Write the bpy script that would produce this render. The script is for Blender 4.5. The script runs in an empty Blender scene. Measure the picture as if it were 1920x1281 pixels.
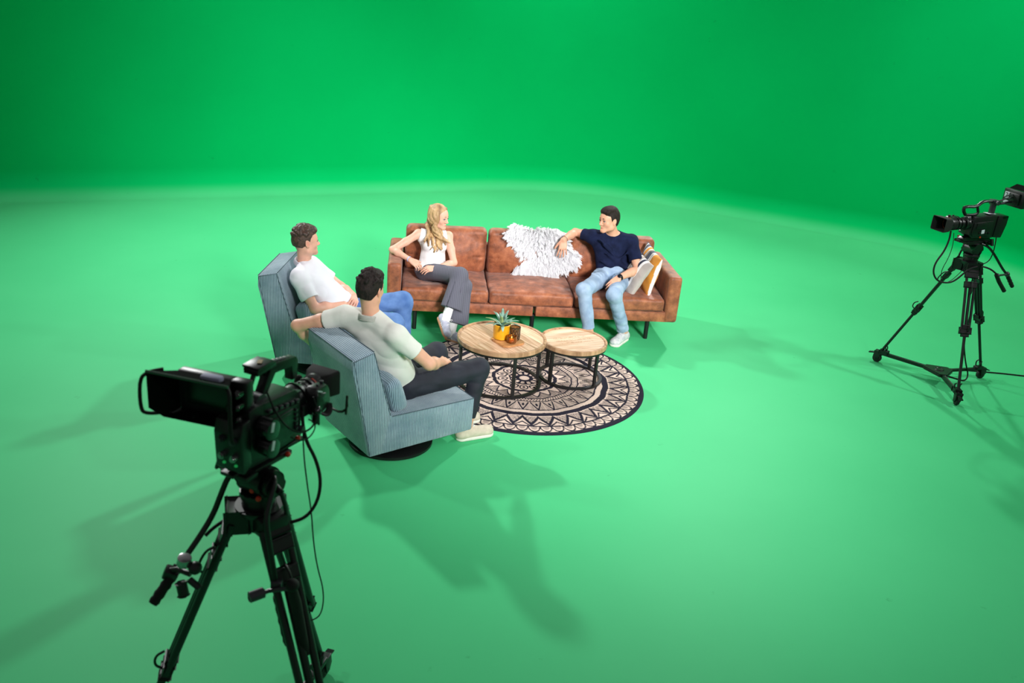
# scene constants (metres, world: camera stands over the origin looking along +y)
FLOOR_RGB, FLOOR_RGB2 = (80, 198, 132), (72, 190, 125)  # floor green paled: reflected lamp glare is put into the colour
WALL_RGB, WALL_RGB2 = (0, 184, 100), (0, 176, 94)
WORLD = 0.1276
LIGHTS = [
    ('key_back_right', (3.6, 13.4, 5.6), (-1.2, 5.4, 0.6), 0.35, 166.8, {'spread': 110}),
    ('key_back_left', (-5.6, 11.4, 5.6), (0.2, 5.6, 0.4), 0.35, 217.8, {'spread': 120}),
    ('key_left', (-6.5, 6.9, 5.4), (0.2, 6.6, 0.5), 0.35, 30.2, {'spread': 100}),
    ('key_right', (8.2, 6.2, 5.6), (2.2, 7.8, 0.5), 0.35, 71.2, {'spread': 110}),
    ('fill_front', (3.6, -1.2, 4.8), (0.1, 8.1, 0.9), 1.6, 88, {'spread': 40}),
    ('fill_top', (0.6, 2.0, 6.2), (0.3, 8.2, 0.6), 2.0, 11.4, {'spread': 66}),
    ('wall_wash', (0.0, 13.6, 6.2), (0.3, 15.6, 3.2), 1.0, 51.0, {'spread': 100}),
    ('wall_wash_right', (7.0, 10.0, 6.2), (7.6, 12.4, 3.0), 1.0, 96.8, {'spread': 100}),
    ('wall_wash_left', (-3.4, 12.2, 6.5), (-3.0, 14.2, 2.8), 1.4, 8.8, {'spread': 100}),
    ('floor_far', (-3.6, 12.0, 6.3), (-3.6, 12.6, 0), 3.0, 72.6, {'spread': 100}),
    ('floor_far_right', (2.6, 12.2, 6.3), (2.6, 12.6, 0), 3.0, 65.3, {'spread': 100}),
]
LEFT_MON = ((-.126, .131, .243), 190)
RIGHT_MON = ((-.30, .03, .375), 180)
import bpy, bmesh, math, random
import numpy as np
from mathutils import Vector, Matrix, Euler

PI = math.pi
SC = bpy.context.scene
COL = SC.collection
rnd = random.Random(7)


# ------------------------------------------------------------------ colour / materials
def lin(c):
    def f(v):
        v /= 255.0
        return v / 12.92 if v <= 0.04045 else ((v + 0.055) / 1.055) ** 2.4
    return (f(c[0]), f(c[1]), f(c[2]), 1.0)


def new_mat(name):
    m = bpy.data.materials.new(name)
    m.use_nodes = True
    nt = m.node_tree
    return m, nt, nt.nodes['Principled BSDF']


def mat(name, rgb, rough=0.6, metal=0.0, spec=0.5, var=0.0, vscale=8.0, bump=0.0, bscale=60.0, rgb2=None,
        sheen=0.0, stretch=None, emis=None, trans=0.0, coat=0.0):
    m, nt, b = new_mat(name)
    b.inputs['Roughness'].default_value = rough
    b.inputs['Metallic'].default_value = metal
    b.inputs['Specular IOR Level'].default_value = spec
    b.inputs['Base Color'].default_value = lin(rgb)
    if sheen:
        b.inputs['Sheen Weight'].default_value = sheen
        b.inputs['Sheen Roughness'].default_value = 0.5
    if trans:
        b.inputs['Transmission Weight'].default_value = trans
    if coat:
        b.inputs['Coat Weight'].default_value = coat
    if emis:
        b.inputs['Emission Color'].default_value = lin(emis[0])
        b.inputs['Emission Strength'].default_value = emis[1]
    if var or rgb2 or bump:
        tc = nt.nodes.new('ShaderNodeTexCoord')
        mp = nt.nodes.new('ShaderNodeMapping')
        if stretch:
            mp.inputs['Scale'].default_value = stretch
        nt.links.new(tc.outputs['Object'], mp.inputs['Vector'])
    if var or rgb2:
        n = nt.nodes.new('ShaderNodeTexNoise')
        n.inputs['Scale'].default_value = vscale
        n.inputs['Detail'].default_value = 6
        nt.links.new(mp.outputs[0], n.inputs['Vector'])
        r = nt.nodes.new('ShaderNodeValToRGB')
        c1 = rgb2 if rgb2 else tuple(max(0, v * (1 - var)) for v in rgb)
        c2 = rgb if rgb2 else tuple(min(255, v * (1 + var)) for v in rgb)
        r.color_ramp.elements[0].position = 0.32
        r.color_ramp.elements[1].position = 0.68
        r.color_ramp.elements[0].color = lin(c1)
        r.color_ramp.elements[1].color = lin(c2)
        nt.links.new(n.outputs['Fac'], r.inputs[0])
        nt.links.new(r.outputs[0], b.inputs['Base Color'])
    if bump:
        n2 = nt.nodes.new('ShaderNodeTexNoise')
        n2.inputs['Scale'].default_value = bscale
        n2.inputs['Detail'].default_value = 4
        nt.links.new(mp.outputs[0], n2.inputs['Vector'])
        bp = nt.nodes.new('ShaderNodeBump')
        bp.inputs['Strength'].default_value = bump
        bp.inputs['Distance'].default_value = 0.004
        nt.links.new(n2.outputs['Fac'], bp.inputs['Height'])
        nt.links.new(bp.outputs[0], b.inputs['Normal'])
    return m


def attr_mat(name, rough=0.6, spec=0.4, bump=0.0, bscale=200.0, var=0.0, vscale=60.0, sss=0.0, sheen=0.0):
    """colour comes from the mesh's own painted pattern attribute 'col'"""
    m, nt, b = new_mat(name)
    a = nt.nodes.new('ShaderNodeAttribute')
    a.attribute_name = 'col'
    b.inputs['Roughness'].default_value = rough
    b.inputs['Specular IOR Level'].default_value = spec
    if sheen:
        b.inputs['Sheen Weight'].default_value = sheen
    if sss:
        b.inputs['Subsurface Weight'].default_value = sss
        b.inputs['Subsurface Radius'].default_value = (0.02, 0.008, 0.004)
        b.inputs['Subsurface Scale'].default_value = 0.5
    src = a.outputs['Color']
    if var:
        n = nt.nodes.new('ShaderNodeTexNoise')
        n.inputs['Scale'].default_value = vscale
        n.inputs['Detail'].default_value = 5
        tc = nt.nodes.new('ShaderNodeTexCoord')
        nt.links.new(tc.outputs['Object'], n.inputs['Vector'])
        mr = nt.nodes.new('ShaderNodeMapRange')
        mr.inputs['From Min'].default_value = 0.3
        mr.inputs['From Max'].default_value = 0.7
        mr.inputs['To Min'].default_value = 1 - var
        mr.inputs['To Max'].default_value = 1 + var
        nt.links.new(n.outputs['Fac'], mr.inputs['Value'])
        mx = nt.nodes.new('ShaderNodeMix')
        mx.data_type = 'RGBA'
        mx.blend_type = 'MULTIPLY'
        mx.inputs['Factor'].default_value = 1
        nt.links.new(src, mx.inputs[6])
        nt.links.new(mr.outputs[0], mx.inputs[7])
        src = mx.outputs[2]
    nt.links.new(src, b.inputs['Base Color'])
    if bump:
        n2 = nt.nodes.new('ShaderNodeTexNoise')
        n2.inputs['Scale'].default_value = bscale
        tc = nt.nodes.new('ShaderNodeTexCoord')
        nt.links.new(tc.outputs['Object'], n2.inputs['Vector'])
        bp = nt.nodes.new('ShaderNodeBump')
        bp.inputs['Strength'].default_value = bump
        bp.inputs['Distance'].default_value = 0.003
        nt.links.new(n2.outputs['Fac'], bp.inputs['Height'])
        nt.links.new(bp.outputs[0], b.inputs['Normal'])
    return m


# ------------------------------------------------------------------ objects
def tag(o, label=None, cat=None, group=None, kind=None):
    if label:
        o['label'] = label
    if cat:
        o['category'] = cat
    if group:
        o['group'] = group
    if kind:
        o['kind'] = kind
    return o


def empty(name, loc, rz=0.0, label=None, cat=None, group=None):
    o = bpy.data.objects.new(name, None)
    COL.objects.link(o)
    o.location = loc
    o.rotation_euler = (0, 0, rz)
    o.empty_display_size = 0.1
    return tag(o, label, cat, group)


def link(name, me, m, parent=None, smooth=True, loc=None):
    me.name = name
    o = bpy.data.objects.new(name, me)
    COL.objects.link(o)
    if m is not None and len(me.materials) == 0:
        for mm in (m if isinstance(m, (list, tuple)) else [m]):
            me.materials.append(mm)
    if smooth:
        me.polygons.foreach_set('use_smooth', [True] * len(me.polygons))
    if parent:
        o.parent = parent
    if loc is not None:
        o.location = loc
    return o


def basis(d, up=(0, 0, 1)):
    """matrix whose local z is d"""
    z = Vector(d).normalized()
    u = Vector(up)
    if abs(z.dot(u.normalized())) > 0.98:
        u = Vector((1, 0, 0))
    x = u.cross(z).normalized()
    y = z.cross(x)
    return Matrix((x, y, z)).transposed()


class MB:
    """collects simple solids in one bmesh -> one mesh object"""

    def __init__(self):
        self.bm = bmesh.new()

    def _xf(self, vs, M):
        for v in vs:
            v.co = M @ v.co

    def box(self, c, s, rot=None, bev=0.0, seg=2, taper=None):
        r = bmesh.ops.create_cube(self.bm, size=1.0)
        vs = r['verts']
        for v in vs:
            if taper and v.co.z > 0:
                v.co.x *= taper[0]
                v.co.y *= taper[1]
            v.co.x *= s[0]
            v.co.y *= s[1]
            v.co.z *= s[2]
        M = Matrix.Translation(Vector(c))
        if rot is not None:
            R = rot if isinstance(rot, Matrix) else Euler(rot).to_matrix()
            M = M @ R.to_4x4()
        self._xf(vs, M)
        if bev > 0:
            es = list({e for v in vs for e in v.link_edges})
            bmesh.ops.bevel(self.bm, geom=es, offset=bev, segments=seg, affect='EDGES', profile=0.5)
        return self

    def cyl(self, a, b, r, r2=None, seg=24, bev=0.0):
        a = Vector(a)
        b = Vector(b)
        d = b - a
        L = d.length
        res = bmesh.ops.create_cone(self.bm, cap_ends=True, segments=seg, radius1=r, radius2=r if r2 is None else r2, depth=L)
        vs = res['verts']
        M = Matrix.Translation((a + b) / 2) @ basis(d).to_4x4()
        self._xf(vs, M)
        if bev > 0:
            fs = {f for v in vs for f in v.link_faces if len(f.verts) > 4}
            es = list({e for f in fs for e in f.edges})
            bmesh.ops.bevel(self.bm, geom=es, offset=bev, segments=2, affect='EDGES', profile=0.5)
        return self

    def ball(self, c, r, s=(1, 1, 1), seg=20):
        res = bmesh.ops.create_uvsphere(self.bm, u_segments=seg, v_segments=seg // 2, radius=r)
        for v in res['verts']:
            v.co = Vector((v.co.x * s[0], v.co.y * s[1], v.co.z * s[2])) + Vector(c)
        return self

    def tube(self, pts, r, seg=10, closed=False, smooth=0, flat=None):
        P = [Vector(p) for p in pts]
        for _ in range(smooth):
            Q = []
            n = len(P)
            rng = range(n) if closed else range(n - 1)
            if not closed:
                Q.append(P[0])
            for i in rng:
                a, b = P[i], P[(i + 1) % n]
                Q += [a.lerp(b, .25), a.lerp(b, .75)]
            if not closed:
                Q.append(P[-1])
            P = Q
        n = len(P)
        rings = []
        up = None
        for i in range(n):
            if closed:
                t = (P[(i + 1) % n] - P[i - 1]).normalized()
            else:
                t = (P[min(i + 1, n - 1)] - P[max(i - 1, 0)]).normalized()
            if up is None:
                up = Vector((0, 0, 1)) if abs(t.z) < .9 else Vector((1, 0, 0))
            x = up.cross(t)
            if x.length < 1e-4:
                x = Vector((1, 0, 0)).cross(t)
            x.normalize()
            y = t.cross(x).normalized()
            up = y
            rr = r(i / (n - 1)) if callable(r) else r
            ring = []
            for k in range(seg):
                a = 2 * PI * k / seg
                ca, sa = math.cos(a), math.sin(a)
                if flat:
                    ca *= flat[0]
                    sa *= flat[1]
                ring.append(self.bm.verts.new(P[i] + rr * (ca * x + sa * y)))
            rings.append(ring)
        m = n if closed else n - 1
        for i in range(m):
            A, B = rings[i], rings[(i + 1) % n]
            for k in range(seg):
                self.bm.faces.new((A[k], A[(k + 1) % seg], B[(k + 1) % seg], B[k]))
        if not closed:
            self.bm.faces.new(rings[0][::-1])
            self.bm.faces.new(rings[-1])
        return self

    def lathe(self, prof, c=(0, 0, 0), axis=(0, 0, 1), seg=48):
        """prof: list of (radius, height)"""
        M = Matrix.Translation(Vector(c)) @ basis(axis).to_4x4()
        rings = []
        for (r, h) in prof:
            if r < 1e-6:
                rings.append([self.bm.verts.new(M @ Vector((0, 0, h)))])
            else:
                rings.append([self.bm.verts.new(M @ Vector((r * math.cos(2 * PI * k / seg), r * math.sin(2 * PI * k / seg), h))) for k in range(seg)])
        for A, B in zip(rings, rings[1:]):
            for k in range(seg):
                k2 = (k + 1) % seg
                if len(A) == 1 and len(B) == 1:
                    continue
                if len(A) == 1:
                    self.bm.faces.new((A[0], B[k2], B[k]))
                elif len(B) == 1:
                    self.bm.faces.new((A[k], A[k2], B[0]))
                else:
                    self.bm.faces.new((A[k], A[k2], B[k2], B[k]))
        return self

    def prism(self, outline, t0, t1, M=None, bev=0.0):
        """outline in local (x, z), extruded along y from t0 to t1"""
        M = M or Matrix.Identity(4)
        A = [self.bm.verts.new(M @ Vector((x, t0, z))) for x, z in outline]
        B = [self.bm.verts.new(M @ Vector((x, t1, z))) for x, z in outline]
        n = len(A)
        self.bm.faces.new(A)
        self.bm.faces.new(B[::-1])
        for i in range(n):
            self.bm.faces.new((A[i], B[i], B[(i + 1) % n], A[(i + 1) % n]))
        if bev > 0:
            es = list({e for v in A + B for e in v.link_edges})
            bmesh.ops.bevel(self.bm, geom=es, offset=bev, segments=2, affect='EDGES', profile=0.5)
        return self

    def build(self, name, m, parent=None, smooth=True, sharp=35, loc=None):
        bmesh.ops.recalc_face_normals(self.bm, faces=self.bm.faces)
        me = bpy.data.meshes.new(name)
        self.bm.to_mesh(me)
        self.bm.free()
        o = link(name, me, m, parent, smooth, loc)
        if smooth:
            me.set_sharp_from_angle(angle=math.radians(sharp))
        return o


def np_mesh(name, V, F):
    me = bpy.data.meshes.new(name)
    V = np.asarray(V, dtype=np.float32)
    F = np.asarray(F, dtype=np.int32)
    k = F.shape[1]
    me.vertices.add(len(V))
    me.vertices.foreach_set('co', V.ravel())
    me.loops.add(F.size)
    me.loops.foreach_set('vertex_index', F.ravel())
    me.polygons.add(len(F))
    me.polygons.foreach_set('loop_start', np.arange(0, F.size, k, dtype=np.int32))
    me.update(calc_edges=True)
    me.validate()
    return me


def paint(me, C):
    a = me.color_attributes.new('col', 'FLOAT_COLOR', 'POINT')
    C = np.asarray(C, dtype=np.float32)
    if C.shape[1] == 3:
        C = np.concatenate([C, np.ones((len(C), 1), np.float32)], 1)
    a.data.foreach_set('color', C.ravel())


# ------------------------------------------------------------------ implicit surfaces
def V3(p):
    return np.array(p, dtype=np.float64)


def nrm(v):
    v = V3(v)
    return v / np.linalg.norm(v)


def snoise(X, Y, Z, freq, seed, n=7, stretch=(1, 1, 1)):
    r = np.random.RandomState(seed)
    out = 0
    for i in range(n):
        k = r.randn(3)
        k = k / np.linalg.norm(k) * freq * (0.6 + 0.9 * r.rand()) * V3(stretch)
        out = out + np.sin(k[0] * X + k[1] * Y + k[2] * Z + r.rand() * 6.28)
    return out / n


class Shape:
    def __init__(self):
        self.ops = []
        self.noises = []

    def _add(self, fn, lo, hi, k, op):
        self.ops.append((fn, V3(lo), V3(hi), k, op))
        return self

    def cap(self, a, b, ra, rb=None, k=0.02, flat=None, op='u', cuta=None, cutb=None):
        """tapered capsule; flat=(axis, s): s<1 squashes along axis. cuta/cutb: normals of planes cutting the ends"""
        a = V3(a)
        b = V3(b)
        rb = ra if rb is None else rb
        ax = nrm(flat[0]) if flat else None
        s = flat[1] if flat else 1
        d0 = b - a
        if flat:
            e = d0 + (1 / s - 1) * (d0 @ ax) * ax
        else:
            e = d0
        ee = e @ e + 1e-12

        def fn(X, Y, Z):
            px, py, pz = X - a[0], Y - a[1], Z - a[2]
            if flat:
                q = (px * ax[0] + py * ax[1] + pz * ax[2]) * (1 / s - 1)
                px, py, pz = px + q * ax[0], py + q * ax[1], pz + q * ax[2]
            t = np.clip((px * e[0] + py * e[1] + pz * e[2]) / ee, 0, 1)
            dx, dy, dz = px - t * e[0], py - t * e[1], pz - t * e[2]
            d = np.sqrt(dx * dx + dy * dy + dz * dz) - (ra + (rb - ra) * t)
            if flat:
                d = d * (0.5 + 0.5 * s)
            if cuta is not None:
                n = nrm(cuta)
                d = np.maximum(d, (X - a[0]) * n[0] + (Y - a[1]) * n[1] + (Z - a[2]) * n[2])
            if cutb is not None:
                n = nrm(cutb)
                d = np.maximum(d, (X - b[0]) * n[0] + (Y - b[1]) * n[1] + (Z - b[2]) * n[2])
            return d
        R = max(ra, rb) * max(1, s)
        return self._add(fn, np.minimum(a, b) - R, np.maximum(a, b) + R, k, op)

    def chain(self, pts, rs, k=0.02, **kw):
        for i in range(len(pts) - 1):
            self.cap(pts[i], pts[i + 1], rs[i], rs[i + 1], k, **kw)
        return self

    def ell(self, c, r, R=None, k=0.02, op='u'):
        c = V3(c)
        r = V3(r)
        R = np.eye(3) if R is None else R   # columns = local axes

        def fn(X, Y, Z):
            px, py, pz = X - c[0], Y - c[1], Z - c[2]
            u = [(px * R[0, i] + py * R[1, i] + pz * R[2, i]) for i in range(3)]
            k0 = np.sqrt(sum((u[i] / r[i]) ** 2 for i in range(3)))
            k1 = np.sqrt(sum((u[i] / r[i] ** 2) ** 2 for i in range(3))) + 1e-9
            return k0 * (k0 - 1) / k1
        m = np.max(r)
        return self._add(fn, c - m, c + m, k, op)

    def box(self, c, h, R=None, rad=0.01, k=0.02, op='u'):
        c = V3(c)
        h = V3(h)
        R = np.eye(3) if R is None else R

        def fn(X, Y, Z):
            px, py, pz = X - c[0], Y - c[1], Z - c[2]
            q = [np.abs(px * R[0, i] + py * R[1, i] + pz * R[2, i]) - (h[i] - rad) for i in range(3)]
            o = np.sqrt(sum(np.maximum(v, 0) ** 2 for v in q))
            return o + np.minimum(np.maximum(np.maximum(q[0], q[1]), q[2]), 0) - rad
        m = np.linalg.norm(h)
        return self._add(fn, c - m, c + m, k, op)

    def plane(self, p, n, lo, hi):
        """removes everything on the side n points to, inside the box lo..hi"""
        p = V3(p)
        n = nrm(n)

        def fn(X, Y, Z):
            return -((X - p[0]) * n[0] + (Y - p[1]) * n[1] + (Z - p[2]) * n[2])
        return self._add(fn, lo, hi, 0.004, 's')

    def noise(self, freq, amp, seed=1, stretch=(1, 1, 1), ridge=False):
        self.noises.append((freq, amp, seed, stretch, ridge))
        return self

    def mesh(self, name, h=0.006, off=(0, 0, 0)):
        us = [o for o in self.ops if o[4] == 'u']
        lo = np.min([o[1] for o in us], 0) - 4 * h
        hi = np.max([o[2] for o in us], 0) + 4 * h
        n = np.ceil((hi - lo) / h).astype(int) + 1
        ax = [lo[i] + h * np.arange(n[i]) for i in range(3)]
        F = np.full(n, 0.5, dtype=np.float32)
        for fn, a, b, k, op in self.ops:
            m = k + 3 * h
            i0 = np.clip(np.floor((a - m - lo) / h).astype(int), 0, n)
            i1 = np.clip(np.ceil((b + m - lo) / h).astype(int) + 1, 0, n)
            if np.any(i1 <= i0):
                continue
            sl = tuple(slice(i0[i], i1[i]) for i in range(3))
            X = ax[0][sl[0]][:, None, None]
            Y = ax[1][sl[1]][None, :, None]
            Z = ax[2][sl[2]][None, None, :]
            d = fn(X, Y, Z).astype(np.float32)
            f = F[sl]
            if op == 'u':
                q = np.maximum(k - np.abs(f - d), 0) / k
                F[sl] = np.minimum(f, d) - q * q * k * 0.25
            else:
                d = -d
                q = np.maximum(k - np.abs(f - d), 0) / k
                F[sl] = np.maximum(f, d) + q * q * k * 0.25
        for freq, amp, seed, st, ridge in self.noises:
            N = snoise(ax[0][:, None, None], ax[1][None, :, None], ax[2][None, None, :], freq, seed, 6, st)
            if ridge:
                N = 1 - 3 * np.abs(N)
            F += (amp * N).astype(np.float32)
        V, Q = surface_nets(F)
        V = lo + V * h - V3(off)
        return np_mesh(name, V, Q)


def surface_nets(F):
    S = F < 0
    nx, ny, nz = F.shape
    c = np.zeros((nx - 1, ny - 1, nz - 1), dtype=np.uint8)
    for dx in (0, 1):
        for dy in (0, 1):
            for dz in (0, 1):
                c += S[dx:nx - 1 + dx, dy:ny - 1 + dy, dz:nz - 1 + dz]
    act = (c > 0) & (c < 8)
    I = np.argwhere(act)
    idx = np.full(act.shape, -1, dtype=np.int32)
    idx[act] = np.arange(len(I))
    acc = np.zeros((len(I), 3))
    cnt = np.zeros(len(I))
    corners = [(a, b, d) for a in (0, 1) for b in (0, 1) for d in (0, 1)]
    vals = {q: F[I[:, 0] + q[0], I[:, 1] + q[1], I[:, 2] + q[2]].astype(np.float64) for q in corners}
    for q in corners:
        for axn in range(3):
            if q[axn] == 0:
                q2 = list(q)
                q2[axn] = 1
                q2 = tuple(q2)
                a, b = vals[q], vals[q2]
                m = (a < 0) != (b < 0)
                t = np.where(m, a / np.where(m, a - b, 1), 0)
                p = np.array(q, dtype=float)[None, :] + np.zeros((len(I), 3))
                p[:, axn] += t
                acc += p * m[:, None]
                cnt += m
    V = I + acc / np.maximum(cnt, 1)[:, None]
    quads = []
    for axn in range(3):
        sl0 = [slice(1, -1)] * 3
        sl1 = [slice(1, -1)] * 3
        sl0[axn] = slice(0, F.shape[axn] - 1)
        sl1[axn] = slice(1, F.shape[axn])
        A = S[tuple(sl0)]
        B = S[tuple(sl1)]
        for flip, m in ((False, A & ~B), (True, ~A & B)):
            E = np.argwhere(m)
            if not len(E):
                continue
            base = E.copy()
            for i in range(3):
                if i != axn:
                    base[:, i] += 1
            u, v = [i for i in range(3) if i != axn]
            out = []
            for (du, dv) in ((0, 0), (1, 0), (1, 1), (0, 1)):
                q = base.copy()
                q[:, u] -= du
                q[:, v] -= dv
                out.append(idx[q[:, 0], q[:, 1], q[:, 2]])
            Qd = np.stack(out, 1)
            if flip ^ (axn == 1):
                Qd = Qd[:, ::-1]
            quads.append(Qd)
    Q = np.concatenate(quads)
    Q = Q[(Q >= 0).all(1)]
    return V, Q


def frame_cols(fwd, up):
    """columns right, fwd, up"""
    f = nrm(fwd)
    u = V3(up)
    r = nrm(np.cross(f, u))
    u = np.cross(r, f)
    return np.stack([r, f, u], 1)


def rot2(p, a):
    return (p[0] * math.cos(a) - p[1] * math.sin(a), p[0] * math.sin(a) + p[1] * math.cos(a))
# ------------------------------------------------------------------ camera
CAM_H, CAM_PITCH, CAM_ROLL, CAM_F = 3.07, 0.378, 0.088, 1670.0
cam = bpy.data.cameras.new('camera')
cam.sensor_width = 36.0
cam.lens = CAM_F / 1920.0 * 36.0
cam.clip_end = 200
cam.dof.use_dof = True
cam.dof.focus_distance = 7.4
cam.dof.aperture_fstop = 2.8
camo = bpy.data.objects.new('camera', cam)
COL.objects.link(camo)
_F = Vector((0, math.cos(CAM_PITCH), -math.sin(CAM_PITCH)))
_R = Vector((1, 0, 0))
_U = _R.cross(_F)
R2 = math.cos(CAM_ROLL) * _R + math.sin(CAM_ROLL) * _U
U2 = -math.sin(CAM_ROLL) * _R + math.cos(CAM_ROLL) * _U
camo.matrix_world = Matrix.Translation((0, 0, CAM_H)) @ Matrix((R2, U2, -_F)).transposed().to_4x4()
SC.camera = camo
SC.view_settings.view_transform = 'Standard'
SC.view_settings.look = 'None'
SC.view_settings.exposure = 0.0


# ------------------------------------------------------------------ green infinity cove
def green_mat():
    """one continuous coat of chroma paint: satin floor, its colour paled for lamp glare, turning matt up the cove"""
    m, nt, b = new_mat('chroma_green_paint')
    N, Lk = nt.nodes, nt.links
    tc = N.new('ShaderNodeTexCoord')
    geo = N.new('ShaderNodeNewGeometry')
    sp = N.new('ShaderNodeSeparateXYZ')
    Lk.new(geo.outputs['Position'], sp.inputs[0])
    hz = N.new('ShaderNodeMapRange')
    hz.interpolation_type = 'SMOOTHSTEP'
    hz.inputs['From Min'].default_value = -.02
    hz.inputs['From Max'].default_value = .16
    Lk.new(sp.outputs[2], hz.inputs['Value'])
    n = N.new('ShaderNodeTexNoise')
    n.inputs['Scale'].default_value = 0.5
    n.inputs['Detail'].default_value = 5
    Lk.new(tc.outputs['Object'], n.inputs['Vector'])
    ramps = []
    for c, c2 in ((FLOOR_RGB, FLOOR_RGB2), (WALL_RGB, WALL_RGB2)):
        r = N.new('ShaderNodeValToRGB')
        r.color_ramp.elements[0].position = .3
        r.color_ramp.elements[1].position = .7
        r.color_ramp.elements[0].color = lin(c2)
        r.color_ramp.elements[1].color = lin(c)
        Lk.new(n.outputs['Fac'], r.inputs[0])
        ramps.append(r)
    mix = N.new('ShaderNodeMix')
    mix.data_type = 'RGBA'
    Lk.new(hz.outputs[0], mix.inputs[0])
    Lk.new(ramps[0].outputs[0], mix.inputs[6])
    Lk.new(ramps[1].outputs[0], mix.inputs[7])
    # rare scuffs and specks
    n2 = N.new('ShaderNodeTexNoise')
    n2.inputs['Scale'].default_value = 9
    n2.inputs['Detail'].default_value = 8
    Lk.new(tc.outputs['Object'], n2.inputs['Vector'])
    mr = N.new('ShaderNodeMapRange')
    mr.inputs['From Min'].default_value = .71
    mr.inputs['From Max'].default_value = .79
    mr.inputs['To Max'].default_value = .3
    Lk.new(n2.outputs['Fac'], mr.inputs['Value'])
    mx = N.new('ShaderNodeMix')
    mx.data_type = 'RGBA'
    Lk.new(mr.outputs[0], mx.inputs['Factor'])
    Lk.new(mix.outputs[2], mx.inputs[6])
    mx.inputs[7].default_value = lin((20, 110, 60))
    Lk.new(mx.outputs[2], b.inputs['Base Color'])
    for key, f, w_ in (('Roughness', .5, .8), ('Specular IOR Level', .07, .04)):
        q = N.new('ShaderNodeMapRange')
        q.inputs['To Min'].default_value = f
        q.inputs['To Max'].default_value = w_
        Lk.new(hz.outputs[0], q.inputs['Value'])
        Lk.new(q.outputs[0], b.inputs[key])
    return m


M_FLOOR = M_WALL = green_mat()

fm = MB()
fm.box((-1, 5.5, -0.05), (36, 34, 0.1))
tag(fm.build('floor', M_FLOOR, smooth=False), kind='structure')


def cyc_path():
    """plan line of the foot of the cove, corners rounded"""
    pts = [Vector((-15.5, -3.0)), Vector((-13.3, 7.20)), Vector((0.72, 14.92)), Vector((6.05, 12.6)), Vector((7.9, 8.7)), Vector((8.5, 4.0))]
    rad = [0, 2.0, 1.6, 0.9, 2.0, 0]
    out = [pts[0]]
    for i in range(1, len(pts) - 1):
        a, p, b = pts[i - 1], pts[i], pts[i + 1]
        d = rad[i]
        A = p + (a - p).normalized() * d
        B = p + (b - p).normalized() * d
        for k in range(13):
            t = k / 12
            out.append((1 - t) ** 2 * A + 2 * t * (1 - t) * p + t * t * B)
    out.append(pts[-1])
    return out


def build_cyc():
    P = cyc_path()
    R = 0.36
    prof = [(R * math.sin(a), R - R * math.cos(a)) for a in [PI / 2 * k / 12 for k in range(13)]]
    prof = [(-0.02, 0.0005)] + [(x, z + .001) for x, z in prof] + [(R, 3.0), (R, 7.0), (R + .12, 7.0)]
    bm = bmesh.new()
    rows = []
    n = len(P)
    for i, p in enumerate(P):
        t = (P[min(i + 1, n - 1)] - P[max(i - 1, 0)]).normalized()
        nn = Vector((-t.y, t.x))          # outward (away from the set)
        rows.append([bm.verts.new((p.x + nn.x * d, p.y + nn.y * d, z)) for d, z in prof])
    for A, B in zip(rows, rows[1:]):
        for k in range(len(prof) - 1):
            bm.faces.new((A[k], A[k + 1], B[k + 1], B[k]))
    bmesh.ops.recalc_face_normals(bm, faces=bm.faces)
    me = bpy.data.meshes.new('wall_back')
    bm.to_mesh(me)
    bm.free()
    o = link('wall_back', me, M_WALL)
    me.set_sharp_from_angle(angle=math.radians(50))
    tag(o, kind='structure')


build_cyc()

# ------------------------------------------------------------------ light
w = bpy.data.worlds.new('studio')
w.use_nodes = True
w.node_tree.nodes['Background'].inputs[0].default_value = (1.0, 0.98, 0.97, 1)
w.node_tree.nodes['Background'].inputs[1].default_value = WORLD
SC.world = w


def area(name, loc, target, size, power, color=(1, 1, 1), sy=None, spread=None):
    l = bpy.data.lights.new(name, 'AREA')
    l.energy = power
    l.size = size
    l.color = color
    if sy:
        l.shape = 'RECTANGLE'
        l.size_y = sy
    if spread:
        l.spread = math.radians(spread)
    o = bpy.data.objects.new(name, l)
    COL.objects.link(o)
    o.location = loc
    d = Vector(target) - Vector(loc)
    o.rotation_euler = d.to_track_quat('-Z', 'Y').to_euler()
    return o


for a in LIGHTS:
    area(*a[:5], **(a[5] if len(a) > 5 else {}))
# ------------------------------------------------------------------ sofa
SX, SY, SYAW = -1.188, 7.736, 0.125


def sofa_w(x, y, z):
    c, s = math.cos(SYAW), math.sin(SYAW)
    return V3((SX + x * c - y * s, SY + x * s + y * c, z))


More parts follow.
